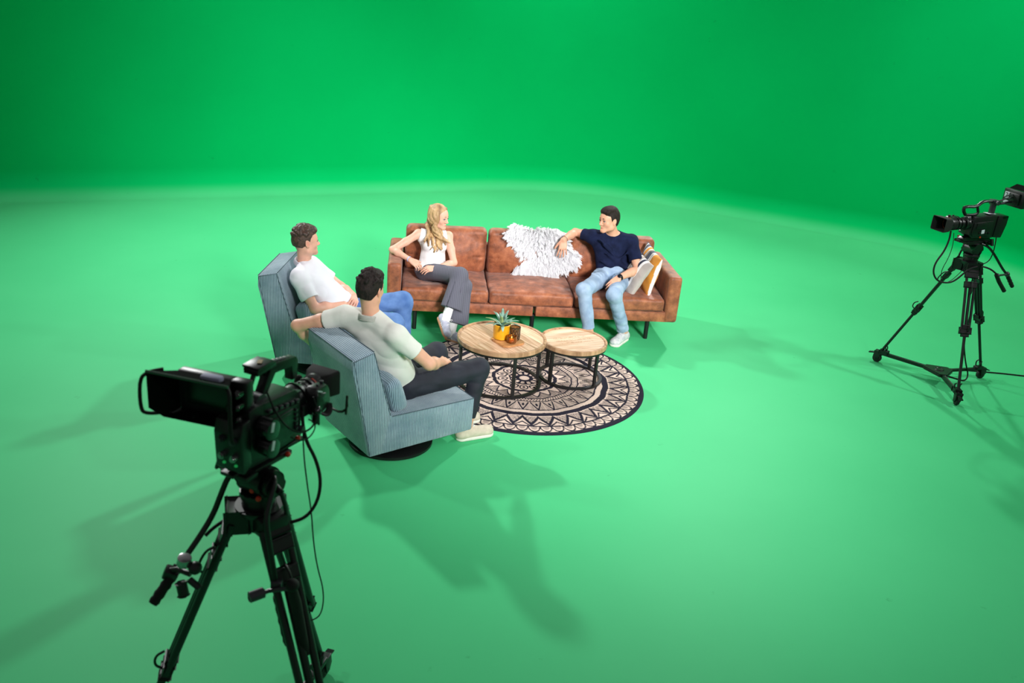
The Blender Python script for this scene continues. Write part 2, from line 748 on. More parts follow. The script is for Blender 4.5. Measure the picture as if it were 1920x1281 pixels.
def leather_mat():
    m, nt, b = new_mat('cognac_leather')
    tc = nt.nodes.new('ShaderNodeTexCoord')
    n = nt.nodes.new('ShaderNodeTexNoise')
    n.inputs['Scale'].default_value = 9
    n.inputs['Detail'].default_value = 8
    n.inputs['Roughness'].default_value = .65
    nt.links.new(tc.outputs['Object'], n.inputs['Vector'])
    r = nt.nodes.new('ShaderNodeValToRGB')
    e = r.color_ramp.elements
    e[0].position = .33
    e[0].color = lin((104, 58, 38))
    e[1].position = .72
    e[1].color = lin((186, 116, 78))
    mid = r.color_ramp.elements.new(.52)
    mid.color = lin((150, 86, 56))
    nt.links.new(n.outputs['Fac'], r.inputs[0])
    nt.links.new(r.outputs[0], b.inputs['Base Color'])
    b.inputs['Roughness'].default_value = .55
    b.inputs['Specular IOR Level'].default_value = .4
    b.inputs['Sheen Weight'].default_value = .15
    n2 = nt.nodes.new('ShaderNodeTexNoise')
    n2.inputs['Scale'].default_value = 14
    n2.inputs['Detail'].default_value = 6
    nt.links.new(tc.outputs['Object'], n2.inputs['Vector'])
    bp = nt.nodes.new('ShaderNodeBump')
    bp.inputs['Strength'].default_value = .55
    bp.inputs['Distance'].default_value = .014
    nt.links.new(n2.outputs['Fac'], bp.inputs['Height'])
    nt.links.new(bp.outputs[0], b.inputs['Normal'])
    return m


M_LEATHER = leather_mat()
M_SEAM = mat('dark_seam_leather', (74, 36, 22), .7)
M_BLACK = mat('black_powder_coated_steel', (14, 14, 15), .45, spec=.5, var=.1)
M_BLACKPL = mat('black_plastic', (13, 14, 15), .42, var=.15, vscale=20)
M_RUB = mat('black_rubber', (10, 10, 10), .8, var=.1)


def rbox(name, c, h, rad, m, parent, puff=0.0, noise=None, hh=0.012, extra=None):
    """soft box as implicit surface, local coordinates"""
    s = Shape()
    s.box(c, h, rad=rad, k=.001)
    if extra:
        extra(s)
    if puff:
        s.ell(c, (h[0] * .93, h[1] * 1.0 + puff, h[2] * 1.0 + puff), k=.05)
    if noise:
        for nn in noise:
            s.noise(*nn)
    return link(name, s.mesh(name, hh), m, parent)


sofa = empty('sofa', (SX, SY, 0), SYAW, 'long cognac brown leather sofa with three seat cushions and slim black legs', 'sofa')
SL, SD = 2.77, 0.90
Z0, AH = 0.196, 0.655
# base frame
f = MB()
f.box((SL / 4 + .03, SD / 2, (Z0 + .30) / 2), (SL / 2 - .085, SD - .02, .30 - Z0 - .002), bev=.012)
f.box((SL * 3 / 4 - .03, SD / 2, (Z0 + .30) / 2), (SL / 2 - .085, SD - .02, .30 - Z0 - .002), bev=.012)
f.build('base_frame', M_LEATHER, sofa)
# arms: wedge top that drops slightly toward the front, soft edges
for side in (0, 1):
    x = .065 if side == 0 else SL - .065
    s = Shape()
    s.box((x, SD / 2, (Z0 + AH) / 2), (.065, SD / 2, (AH - Z0) / 2), rad=.028, k=.001)
    s.noise(9, .003, 3 + side).noise(30, .0012, 5)
    link('armrest', s.mesh('armrest', .012), M_LEATHER, sofa)
s = Shape()
s.box((SL / 2, SD - .05, (Z0 + .66) / 2), (SL / 2 - .13, .05, (.66 - Z0) / 2), rad=.02, k=.001)
link('back_panel', s.mesh('back_panel', .014), M_LEATHER, sofa)
cuts = [.133, .945, 1.757, 2.637]
for i in range(3):
    a, b = cuts[i], cuts[i + 1]
    cx = (a + b) / 2
    hx = (b - a) / 2 - .004
    s = Shape()
    s.box((cx, .37, .362), (hx, .372, .066), rad=.034, k=.001)
    s.ell((cx, .36, .385), (hx * .95, .36, .075), k=.05)
    s.noise(11, .005, 11 + i).noise(34, .0022, 12 + i, (1, .5, .4))
    # dents where people sit
    if i == 0:
        s.ell((.39 - 0.0, .36, .49), (.24, .26, .085), k=.06, op='s')
    if i == 2:
        s.ell((2.15, .36, .50), (.24, .26, .09), k=.06, op='s')
    c = link('seat_cushion', s.mesh('seat_cushion', .011), M_LEATHER, sofa)
    sm = MB()
    zz = .345
    sm.tube([(a + .03, .001, zz - .03), (b - .03, .001, zz - .03)], .0025, 6)
    sm.build('piping', M_SEAM, c)
bx = [(.145, .945), (.950, 1.752), (1.757, 2.625)]
for i, (a, b) in enumerate(bx):
    cx = (a + b) / 2
    hx = (b - a) / 2 - .006
    s = Shape()
    R = frame_cols((0, 1, -.0), (0, .16, 1))
    s.box((cx, .66, .635), (hx, .085, .222), R=R, rad=.05, k=.001)
    s.ell((cx, .62, .60), (hx * .92, .13, .20), k=.06)
    s.noise(10, .006, 21 + i).noise(30, .003, 25 + i, (1.6, .5, .4)).noise(60, .0012, 28 + i)
    # gathers near the vertical seams
    for q in range(7):
        zq = .48 + q * .05
        for sx_ in (-1, 1):
            s.cap((cx + sx_ * hx, .585, zq), (cx + sx_ * (hx - .07 - .03 * (q % 3)), .54, zq + .012), .008, .002, k=.012, op='s')
    link('back_cushion', s.mesh('back_cushion', .011), M_LEATHER, sofa)
for x, y in ((.265, .08), (1.38, .08), (2.505, .08), (.265, .82), (1.38, .82), (2.505, .82)):
    l = MB()
    l.cyl((x, y, 0), (x, y, Z0 + .004), .020, .023, 24)
    l.box((x, y, Z0 - .001), (.07, .07, .006), bev=.001)
    l.build('leg', M_BLACK, sofa)

# ------------------------------------------------------------------ striped cushions


def pillow(name, origin, eu, ev, size, thick, stripes, label, seed, base=(150, 140, 130)):
    """eu: unit vector across the stripes, ev: along them. stripes: [(pos 0..1, rgb)...]"""
    eu = nrm(eu)
    n = nrm(np.cross(eu, V3(ev)))
    ev = nrm(np.cross(n, eu))
    N = 46
    V = []
    C = []
    F = []

    def colr(t):
        c = stripes[0][1]
        for p, q in stripes:
            if t >= p:
                c = q
        return lin(c)[:3]
    fine = 92
    us = np.linspace(-1, 1, fine)
    vs = np.linspace(-1, 1, N)
    idx = {}
    rr = np.random.RandomState(seed)
    ph = rr.rand(6) * 6
    for side in (1, -1):
        for i, u in enumerate(us):
            for j, v in enumerate(vs):
                if side == -1 and (i in (0, fine - 1) or j in (0, N - 1)):
                    idx[(side, i, j)] = idx[(1, i, j)]
                    continue
                pin = .075
                U = u * (1 - pin * (1 - abs(v) ** 1.5) * abs(u) ** 2)
                W = v * (1 - pin * (1 - abs(u) ** 1.5) * abs(v) ** 2)
                e = max(0, (1 - u * u)) ** .45 * max(0, (1 - v * v)) ** .45
                h = e * thick / 2
                h += .006 * e * math.sin(4 * u + 3 * v + ph[0]) + .004 * e * math.sin(9 * v - 5 * u + ph[1])
                p = V3(origin) + eu * U * size[0] / 2 + ev * W * size[1] / 2 + n * side * h
                idx[(side, i, j)] = len(V)
                V.append(p)
                C.append(colr((u + 1) / 2 + .003 * math.sin(7 * v + ph[2])))
    for side in (1, -1):
        for i in range(fine - 1):
            for j in range(N - 1):
                q = [idx[(side, i, j)], idx[(side, i + 1, j)], idx[(side, i + 1, j + 1)], idx[(side, i, j + 1)]]
                F.append(q if side == 1 else q[::-1])
    V = np.array(V) - V3(origin)
    me = np_mesh(name, V, F)
    paint(me, C)
    o = link(name, me, M_PILLOW, None, loc=tuple(origin))
    tag(o, label, 'cushion')
    return o


M_PILLOW = attr_mat('striped_cotton', .85, .2, bump=.25, bscale=300, sheen=.1)
WHT, GRY, NVY, TAN, ORG, DGR = (235, 232, 230), (176, 166, 160), (44, 46, 66), (186, 160, 130), (222, 148, 58), (92, 92, 104)
# near corner pillow (orange), leans on the right arm
pB = sofa_w(2.50, .30, .625)
u_dir = sofa_w(0, 1, 0) - sofa_w(0, 0, 0)
v_dirB = sofa_w(.17, 0, 1) - sofa_w(0, 0, 0)
pillow('throw_pillow', pB, sofa_w(-.10, 1, .12) - sofa_w(0, 0, 0), v_dirB, (.44, .42), .13,
       [(0, WHT), (.022, ORG), (.35, WHT), (.39, TAN), (.41, WHT), (.46, DGR), (.58, TAN), (.62, WHT), (.66, ORG), (.76, WHT), (.79, DGR), (.90, WHT), (.93, DGR)],
       'orange, white and grey striped cushion leaning against the right sofa arm', 3)
pA = sofa_w(2.355, .28, .60)
pillow('throw_pillow', pA, sofa_w(-.18, 1, .16) - sofa_w(0, 0, 0), sofa_w(.48, .05, 1) - sofa_w(0, 0, 0), (.44, .40), .13,
       [(0, GRY), (.20, WHT), (.28, NVY), (.36, WHT), (.40, GRY), (.50, TAN), (.54, WHT), (.58, NVY), (.74, WHT), (.78, NVY)],
       'beige, white and navy striped cushion beside the man in the navy T-shirt', 5)

# ------------------------------------------------------------------ sheepskin
HIDE = [(950, 431), (979, 424), (1000, 431), (1030, 431), (1054, 440)]


def fleece_mat():
    m, nt, b = new_mat('white_sheep_fleece')
    b.inputs['Base Color'].default_value = (.93, .92, .94, 1)
    b.inputs['Roughness'].default_value = .9
    b.inputs['Specular IOR Level'].default_value = .1
    n = nt.nodes.new('ShaderNodeTexNoise')
    n.inputs['Scale'].default_value = 30
    r = nt.nodes.new('ShaderNodeValToRGB')
    r.color_ramp.elements[0].color = (.92, .90, .93, 1)
    r.color_ramp.elements[1].color = (.98, .97, .98, 1)
    nt.links.new(n.outputs['Fac'], r.inputs[0])
    nt.links.new(r.outputs[0], b.inputs['Base Color'])
    # the pile shades as one soft surface facing out of the sofa back
    cn = nt.nodes.new('ShaderNodeCombineXYZ')
    cn.inputs[0].default_value, cn.inputs[1].default_value, cn.inputs[2].default_value = .11, -.88, .46
    gn = nt.nodes.new('ShaderNodeNewGeometry')
    vm = nt.nodes.new('ShaderNodeVectorMath')
    vm.operation = 'MULTIPLY_ADD'
    vm.inputs[1].default_value = (.35, .35, .35)
    nt.links.new(gn.outputs['Normal'], vm.inputs[0])
    nt.links.new(cn.outputs[0], vm.inputs[2])
    vn = nt.nodes.new('ShaderNodeVectorMath')
    vn.operation = 'NORMALIZE'
    nt.links.new(vm.outputs[0], vn.inputs[0])
    nt.links.new(vn.outputs[0], b.inputs['Normal'])
    t = nt.nodes.new('ShaderNodeBsdfTranslucent')
    t.inputs[0].default_value = (.97, .96, .98, 1)
    mx = nt.nodes.new('ShaderNodeMixShader')
    mx.inputs[0].default_value = .30
    nt.links.new(b.outputs[0], mx.inputs[1])
    nt.links.new(t.outputs[0], mx.inputs[2])
    nt.links.new(mx.outputs[0], nt.nodes['Material Output'].inputs[0])
    return m


def sheepskin():
    # outline in sofa-local (x, z) on the front of the back cushions
    O = [(1.135, .845), (1.16, .80), (1.27, .70), (1.335, .60), (1.24, .52), (1.215, .455), (1.33, .452), (1.42, .455), (1.48, .52), (1.55, .455),
         (1.63, .455), (1.625, .55), (1.71, .545), (1.80, .575), (1.83, .64), (1.80, .71), (1.71, .74), (1.70, .80), (1.68, .86), (1.60, .90), (1.45, .90), (1.30, .905), (1.20, .925)]
    rr = np.random.RandomState(4)

    def inside(x, z):
        c = False
        n = len(O)
        for i in range(n):
            x1, z1 = O[i]
            x2, z2 = O[(i + 1) % n]
            if (z1 > z) != (z2 > z) and x < (x2 - x1) * (z - z1) / (z2 - z1) + x1:
                c = not c
        return c

    def surf(x, z):
        y = .50 + .16 * (z - .45) - .02 * math.sin((z - .45) * 7)
        return V3((x, y, z))
    base = sofa_w(1.45, .5, .45)
    V, F = [], []
    # hide sheet
    g = .02
    cells = {}
    for i in range(48):
        for j in range(28):
            x, z = 1.08 + i * g, .44 + j * g
            if all(inside(x + g / 2 + q * .022, z + g / 2 + r_ * .022) for q in (-1, 1) for r_ in (-1, 1)):
                q = []
                for (a, b) in ((0, 0), (1, 0), (1, 1), (0, 1)):
                    key = (i + a, j + b)
                    if key not in cells:
                        cells[key] = len(V)
                        V.append(surf(1.08 + key[0] * g, .44 + key[1] * g) + V3((0, .0, 0)))
                    q.append(cells[key])
                F.append(q)
    # fleece: tapering curved locks gathered in clumps, longer round the rim
    clumps = []
    while len(clumps) < 1500:
        x = 1.10 + rr.rand() * .76
        z = .45 + rr.rand() * .48
        if inside(x, z):
            edge = 0
            for k in range(8):
                a = k * PI / 4
                if not inside(x + .035 * math.cos(a), z + .035 * math.sin(a)):
                    edge += 1
            clumps.append((x, z, edge))
    cxm, czm = 1.45, .70
    for (x, z, edge) in clumps:
        p = surf(x, z)
        rad = V3((x - cxm, 0, (z - czm) * 1.2))
        rad = rad / (np.linalg.norm(rad) + .05)
        sw = 1.3 * snoise(x, z, 0.3, 16, 2, 5) + rr.randn() * .25
        flow = V3((.55 * math.sin(sw * 2.2), 0, -.55 + .4 * math.cos(sw * 3)))
        dirv = flow * .6 + rad * (.25 + .12 * edge) + V3((0, -.95 + .07 * edge, 0)) + rr.randn(3) * .15
        dirv = dirv / np.linalg.norm(dirv)
        L = .058 + .022 * rr.rand() + .0035 * edge
        tip = p + dirv * L + V3((.0, .012, -.018)) * (1 + .4 * rr.randn())
        for k in range(16):
            r0 = p + V3((rr.randn() * .011, 0, rr.randn() * .011))
            t1 = tip + rr.randn(3) * .0055
            m = (r0 + t1) / 2 + dirv * L * .16 + rr.randn(3) * .003
            side = nrm(np.cross(t1 - r0, rr.randn(3)))
            i0 = len(V)
            V += [r0 - side * .0022, r0 + side * .0022, m + side * .0019, m - side * .0019, t1 + side * .0004, t1 - side * .0004]
            F += [[i0, i0 + 1, i0 + 2, i0 + 3], [i0 + 3, i0 + 2, i0 + 4, i0 + 5]]
    W = np.array([sofa_w(*v) for v in V]) - base
    me = np_mesh('sheepskin', W, F)
    o = link('sheepskin', me, fleece_mat(), None, loc=tuple(base))
    tag(o, 'fluffy white sheepskin draped over the middle of the brown sofa back', 'sheepskin')


sheepskin()


# ------------------------------------------------------------------ corduroy swivel chairs
def cord_mat(name, c1, c2, dark):
    """ribs: run along the width on tops, upright on the sides and the back"""
    m, nt, b = new_mat(name)
    tc = nt.nodes.new('ShaderNodeTexCoord')
    sp = nt.nodes.new('ShaderNodeSeparateXYZ')
    nt.links.new(tc.outputs['Object'], sp.inputs[0])
    sn = nt.nodes.new('ShaderNodeSeparateXYZ')
    nt.links.new(tc.outputs['Normal'], sn.inputs[0])
    ab = nt.nodes.new('ShaderNodeMath')
    ab.operation = 'ABSOLUTE'
    nt.links.new(sn.outputs[0], ab.inputs[0])
    gt = nt.nodes.new('ShaderNodeMath')
    gt.operation = 'GREATER_THAN'
    gt.inputs[1].default_value = .72
    nt.links.new(ab.outputs[0], gt.inputs[0])
    mx = nt.nodes.new('ShaderNodeMix')
    mx.data_type = 'FLOAT'
    nt.links.new(gt.outputs[0], mx.inputs[0])
    nt.links.new(sp.outputs[0], mx.inputs[2])
    nt.links.new(sp.outputs[1], mx.inputs[3])
    ml = nt.nodes.new('ShaderNodeMath')
    ml.operation = 'MULTIPLY'
    ml.inputs[1].default_value = 2 * PI / .0125
    nt.links.new(mx.outputs[0], ml.inputs[0])
    si = nt.nodes.new('ShaderNodeMath')
    si.operation = 'SINE'
    nt.links.new(ml.outputs[0], si.inputs[0])
    rib = nt.nodes.new('ShaderNodeMapRange')
    rib.inputs['From Min'].default_value = -1
    rib.inputs['From Max'].default_value = 0.2
    nt.links.new(si.outputs[0], rib.inputs['Value'])
    n = nt.nodes.new('ShaderNodeTexNoise')
    n.inputs['Scale'].default_value = 5.5
    n.inputs['Detail'].default_value = 7
    n.inputs['Roughness'].default_value = .6
    nt.links.new(tc.outputs['Object'], n.inputs['Vector'])
    r = nt.nodes.new('ShaderNodeValToRGB')
    r.color_ramp.elements[0].position = .36
    r.color_ramp.elements[1].position = .64
    r.color_ramp.elements[0].color = lin(c2)
    r.color_ramp.elements[1].color = lin(c1)
    nt.links.new(n.outputs['Fac'], r.inputs[0])
    mc = nt.nodes.new('ShaderNodeMix')
    mc.data_type = 'RGBA'
    mc.inputs[6].default_value = lin(dark)
    nt.links.new(rib.outputs[0], mc.inputs[0])
    nt.links.new(r.outputs[0], mc.inputs[7])
    nt.links.new(mc.outputs[2], b.inputs['Base Color'])
    b.inputs['Roughness'].default_value = .85
    b.inputs['Specular IOR Level'].default_value = .2
    b.inputs['Sheen Weight'].default_value = .25
    bp = nt.nodes.new('ShaderNodeBump')
    bp.inputs['Strength'].default_value = .8
    bp.inputs['Distance'].default_value = .0035
    nt.links.new(rib.outputs[0], bp.inputs['Height'])
    nt.links.new(bp.outputs[0], b.inputs['Normal'])
    return m


M_CORD = cord_mat('blue_grey_corduroy', (158, 178, 190), (124, 150, 164), (84, 106, 120))
M_CORDSEAM = mat('corduroy_seam', (74, 92, 102), .8)
M_SWIVEL = mat('black_swivel_base', (16, 13, 16), .35, var=.1)

CW = .64
SIDE = [(0, .10), (.84, .10), (.84, .352), (.17, .368), (.03, .858), (-.13, .823)]


def grid_prism(outline, y0, y1, bev):
    mb = MB()
    mb.prism(outline, y0, y1, bev=bev)
    return mb


def swivel_chair(loc, ang, label):
    t = empty('swivel_armchair', (loc[0], loc[1], 0), math.radians(ang), label, 'armchair', 'blue-grey corduroy swivel armchairs')
    seat = grid_prism([(.005, .10), (.84, .10), (.845, .352), (.16, .370), (-.03, .36)], 0.004, CW - .004, .014)
    seat.build('seat', M_CORD, t)
    back = grid_prism([(0, .102), (.10, .102), (.172, .37), (.03, .858), (-.13, .823), (-.125, .74)], 0, CW, .018)
    bk = back.build('backrest', M_CORD, t)
    sm = MB()
    for y in (0.002, CW - .002):
        sm.tube([(.006, y, .12), (-.118, y, .80), (-.122, y, .815), (.022, y, .852), (.155, y, .38)], .0035, 6)
    for x, z in ((-.126, .822), (.026, .856)):
        sm.tube([(x, .012, z), (x, CW - .012, z)], .0035, 6)
    sm.build('piping', M_CORDSEAM, bk)
    s2 = MB()
    s2.tube([(.17, .004, .368), (.835, .004, .350), (.841, .01, .35), (.841, CW - .01, .35), (.835, CW - .004, .35), (.17, CW - .004, .368)], .0035, 6)
    s2.build('piping', M_CORDSEAM, t)
    b = MB()
    b.lathe([(0, .0), (.280, .0), (.298, .008), (.298, .026), (.280, .036), (.12, .046), (.11, .10), (0, .10)], (.345, CW / 2 - .02, 0), seg=72)
    b.build('swivel_base', M_SWIVEL, t)
    return t


CH4 = swivel_chair((-.876, 5.163), 39.5, 'blue-grey corduroy swivel armchair nearest the front, holding the man in black jeans')
CH3 = swivel_chair((-1.894, 6.575), 0, 'blue-grey corduroy swivel armchair behind, under the man in the white polo')


def chair_w(which, x, y, z):
    o, a = {4: ((-.876, 5.163), math.radians(39.5)), 3: ((-1.894, 6.575), 0.0)}[which]
    return V3((o[0] + x * math.cos(a) - y * math.sin(a), o[1] + x * math.sin(a) + y * math.cos(a), z))


def lumbar(which, label):
    s = Shape()
    R = frame_cols((1, 0, .32), (-.30, 0, 1))
    c = (.232, .27, .480)
    s.box(c, (.24, .06, .12), R=R, rad=.045, k=.001)
    s.ell(c, (.22, .075, .10), R=R, k=.04)
    s.noise(16, .004, 31 + which)
    me = s.mesh('lumbar_pillow', .009, off=(c[0], c[1], c[2]))
    o = link('lumbar_pillow', me, M_CORD)
    p = chair_w(which, *c)
    o.location = tuple(p)
    o.rotation_euler = (0, 0, math.radians(39.5) if which == 4 else 0)
    tag(o, label, 'cushion')


lumbar(4, 'small blue-grey corduroy cushion squeezed behind the back of the man in black jeans')
lumbar(3, 'small blue-grey corduroy cushion behind the reclining man in the white polo')


# ------------------------------------------------------------------ round rug
def rug():
    cx, cy, R = .131, 6.897, 1.008
    nr, na = 250, 1100
    r = np.linspace(0.0, 1.0, nr)
    th = np.linspace(0, 2 * PI, na, endpoint=False)
    Rr, T = np.meshgrid(r, th, indexing='ij')
    rr = np.random.RandomState(2)
    wob = .004 * np.sin(9 * T + 3) + .003 * np.sin(23 * T)
    q = Rr + wob * (Rr > .1)
    ink = np.zeros_like(q)

    def ring(a, b):
        ink[(q > a) & (q < b)] = 1

    def tri(x):
        return np.abs(((x / (2 * PI)) % 1) * 2 - 1)

    def band(a, b, f):
        m = (q >= a) & (q < b)
        u = (q - a) / (b - a)
        v = f(u, T)
        ink[m] = v[m]
    line = .5 + .5 * np.sin(260 * T + 30 * q) * np.sin(190 * q + 4)
    grey = np.zeros_like(q)

    # outer scallops
    def scal(u, t):
        k = ((t * 62 / (2 * PI)) % 1) - .5
        d = np.sqrt((k * 2 * .96) ** 2 + (u * .98) ** 2)
        out = ((d > .80) & (d < 1.0)) * 1.0
        gm = (d < .55) * .42
        return np.maximum(out, gm)
    band(.885, .965, scal)
    ring(.965, 1.1)
    ring(.868, .885)

    # large zigzag triangles
    def zig(u, t):
        a = tri(t * 38)
        tr = (np.abs(u - (.12 + .76 * a)) < .15) * 1.0
        inner = (u < (.10 + .62 * a)) & (u > .08) & (np.sin(90 * u + 8 * a) > .0)
        small = (tri(t * 38 + PI) * .42 > 1 - u) & ((tri(t * 38 + PI) * .42 - .12) < 1 - u)
        return np.maximum(np.maximum(tr, inner * .85), small * 1.0)
    band(.705, .868, zig)
    ring(.655, .705)
    ring(.598, .612)

    # leaves
    def leaf(u, t):
        k = ((t * 30 / (2 * PI)) % 1) - .5
        d = np.abs(k) * 2
        a = np.abs(d - (1 - u) * .85) < .12
        b = (np.hypot(k * 3.2, (u - .35) * 1.5) < .30)
        h = np.sin(70 * u + 40 * k) > .45
        c = (np.hypot(k * 3.2, (u - .35) * 1.5) > .36) & h & (d < (1 - u) * .85)
        e = (d > (1 - u) * .85 + .2) & (np.sin(50 * d) > 0)
        return np.clip(a * 1.0 + b * 1.0 + c * .7 + e * .6, 0, 1)
    band(.465, .598, leaf)
    ring(.445, .458)

    def chk(u, t):
        return ((np.sin(t * 110) * np.sin(u * 2 * PI * 1.0)) > .1) * .9
    band(.405, .445, chk)
    ring(.395, .405)

    def wedge(u, t):
        a = tri(t * 20)
        w1 = (u > .15 + .75 * a) & (np.sin(100 * u * .6) > -.3)
        w2 = np.abs(u - (.1 + .7 * a)) < .09
        dot = np.hypot((((t * 20 / (2 * PI)) % 1) - .0) * 3, (u - .75) * 1.8) < .22
        return np.clip(w1 * .8 + w2 + dot, 0, 1)
    band(.275, .395, wedge)
    ring(.262, .275)

    def pet(u, t):
        k = ((t * 14 / (2 * PI)) % 1) - .5
        d = np.hypot(k * 2 * (.4 + .6 * u), (u - .45) * 1.7)
        return np.clip(((d > .42) & (d < .60)) * 1.0 + (d < .2) * 1.0 + (u > .85) * 1.0, 0, 1)
    band(.13, .262, pet)
    ring(.115, .13)

    def core(u, t):
        return np.clip((np.abs(u - .5) < .14) * 1.0 + (u > .6) * (np.sin(t * 12) > .3), 0, 1)
    band(0, .115, core)
    # woven unevenness
    ink = np.clip(ink * (.93 + .07 * line), 0, 1)
    c0 = np.array(lin((208, 186, 172))[:3])
    c1 = np.array(lin((38, 36, 48))[:3])
    ink = np.clip(ink * 1.15, 0, 1)
    C = c0 + (c1 - c0) * ink[..., None]
    X = R * Rr * np.cos(T)
    Y = R * Rr * np.sin(T)
    Zz = .010 - .006 * (Rr > .995) + .0015 * np.sin(5 * T) * Rr ** 6
    V = np.stack([X, Y, Zz], -1).reshape(-1, 3)
    C = C.reshape(-1, 3)
    I = np.arange(nr * na).reshape(nr, na)
    A = I[:-1]
    B = I[1:]
    F = np.stack([A, B, np.roll(B, -1, 1), np.roll(A, -1, 1)], -1).reshape(-1, 4)
    F = F[na:]       # drop the degenerate centre ring
    # edge skirt
    n0 = len(V)
    sk = np.stack([R * 1.003 * np.cos(th), R * 1.003 * np.sin(th), np.zeros(na)], -1)
    V = np.concatenate([V, sk])
    C = np.concatenate([C, np.tile(c1, (na, 1))])
    top = I[-1]
    bot = n0 + np.arange(na)
    F = np.concatenate([F, np.stack([top, bot, np.roll(bot, -1), np.roll(top, -1)], -1)])
    # centre cap as quads on the second ring
    ring1 = I[1]
    cap = []
    for k in range(1, na // 2 - 1):
        cap.append([ring1[k], ring1[k + 1], ring1[na - k - 1], ring1[na - k]])
    F = np.concatenate([F, np.array(cap)])
    me = np_mesh('round_rug', V, F)
    paint(me, C)
    o = link('round_rug', me, attr_mat('woven_mandala_rug', .95, .1, bump=.5, bscale=260, var=.12, vscale=120), None, loc=(cx, cy, 0))
    tag(o, 'round cream rug with black mandala pattern under the coffee tables', 'rug')


rug()


# ------------------------------------------------------------------ coffee tables
def wood_mat(name, c1, c2, ang, plank=.1, marks=False):
    m, nt, b = new_mat(name)
    tc = nt.nodes.new('ShaderNodeTexCoord')
    mp = nt.nodes.new('ShaderNodeMapping')
    mp.inputs['Rotation'].default_value = (0, 0, ang)
    nt.links.new(tc.outputs['Object'], mp.inputs[0])
    sp = nt.nodes.new('ShaderNodeSeparateXYZ')
    nt.links.new(mp.outputs[0], sp.inputs[0])
    dv = nt.nodes.new('ShaderNodeMath')
    dv.operation = 'DIVIDE'
    dv.inputs[1].default_value = plank
    nt.links.new(sp.outputs[1], dv.inputs[0])
    fl = nt.nodes.new('ShaderNodeMath')
    fl.operation = 'FLOOR'
    nt.links.new(dv.outputs[0], fl.inputs[0])
    wn = nt.nodes.new('ShaderNodeTexWhiteNoise')
    wn.noise_dimensions = '1D'
    nt.links.new(fl.outputs[0], wn.inputs['W'])
    mp2 = nt.nodes.new('ShaderNodeMapping')
    mp2.inputs['Scale'].default_value = (2.5, 26, 2)
    nt.links.new(mp.outputs[0], mp2.inputs[0])
    ad = nt.nodes.new('ShaderNodeVectorMath')
    ad.operation = 'ADD'
    nt.links.new(mp2.outputs[0], ad.inputs[0])
    nt.links.new(wn.outputs['Color'], ad.inputs[1])
    n = nt.nodes.new('ShaderNodeTexNoise')
    n.inputs['Scale'].default_value = 1.6
    n.inputs['Detail'].default_value = 9
    n.inputs['Distortion'].default_value = .6
    nt.links.new(ad.outputs[0], n.inputs['Vector'])
    r = nt.nodes.new('ShaderNodeValToRGB')
    r.color_ramp.elements[0].position = .30
    r.color_ramp.elements[1].position = .62
    r.color_ramp.elements[0].color = lin(c2)
    r.color_ramp.elements[1].color = lin(c1)
    nt.links.new(n.outputs['Fac'], r.inputs[0])
    mr = nt.nodes.new('ShaderNodeMapRange')
    mr.inputs['To Min'].default_value = .80
    mr.inputs['To Max'].default_value = 1.12
    nt.links.new(wn.outputs['Value'], mr.inputs['Value'])
    mx = nt.nodes.new('ShaderNodeMix')
    mx.data_type = 'RGBA'
    mx.blend_type = 'MULTIPLY'
    mx.inputs[0].default_value = 1
    nt.links.new(r.outputs[0], mx.inputs[6])
    nt.links.new(mr.outputs[0], mx.inputs[7])
    fr = nt.nodes.new('ShaderNodeMath')
    fr.operation = 'FRACT'
    nt.links.new(dv.outputs[0], fr.inputs[0])
    ln = nt.nodes.new('ShaderNodeMath')
    ln.operation = 'LESS_THAN'
    ln.inputs[1].default_value = .03
    nt.links.new(fr.outputs[0], ln.inputs[0])
    m2 = nt.nodes.new('ShaderNodeMix')
    m2.data_type = 'RGBA'
    nt.links.new(ln.outputs[0], m2.inputs[0])
    nt.links.new(mx.outputs[2], m2.inputs[6])
    m2.inputs[7].default_value = lin((120, 82, 52))
    outc = m2.outputs[2]
    if marks:      # rows of worn, illegible stencil print burnt into the planks
        def mth(op, a_, b_=None):
            q = nt.nodes.new('ShaderNodeMath')
            q.operation = op
            for i, v in enumerate((a_, b_)):
                if v is None:
                    continue
                if isinstance(v, (int, float)):
                    q.inputs[i].default_value = v
                else:
                    nt.links.new(v, q.inputs[i])
            return q.outputs[0]
        X, Y = sp.outputs[0], sp.outputs[1]
        rows = mth('GREATER_THAN', mth('SINE', mth('MULTIPLY', Y, 2 * PI / .055)), .15)
        lim = mth('MULTIPLY', mth('LESS_THAN', mth('ABSOLUTE', Y), .085), mth('LESS_THAN', mth('ABSOLUTE', X), .17))
        nn = nt.nodes.new('ShaderNodeTexNoise')
        nn.inputs['Scale'].default_value = 70
        nt.links.new(mp.outputs[0], nn.inputs['Vector'])
        st = mth('MULTIPLY', mth('MULTIPLY', rows, lim), mth('MULTIPLY', mth('GREATER_THAN', nn.outputs['Fac'], .5), .45))
        m3 = nt.nodes.new('ShaderNodeMix')
        m3.data_type = 'RGBA'
        nt.links.new(st, m3.inputs[0])
        nt.links.new(outc, m3.inputs[6])
        m3.inputs[7].default_value = lin((150, 100, 62))
        outc = m3.outputs[2]
    nt.links.new(outc, b.inputs['Base Color'])
    b.inputs['Roughness'].default_value = .42
    b.inputs['Specular IOR Level'].default_value = .45
    return m


M_WOOD1 = wood_mat('mango_wood_planks', (226, 190, 160), (186, 142, 108), .9, .105)
M_WOOD2 = wood_mat('pale_mango_wood_planks', (232, 200, 172), (196, 154, 120), -.45, .085, True)
M_RIM = wood_mat('mango_wood_rim', (198, 158, 122), (142, 104, 74), .3, .6)


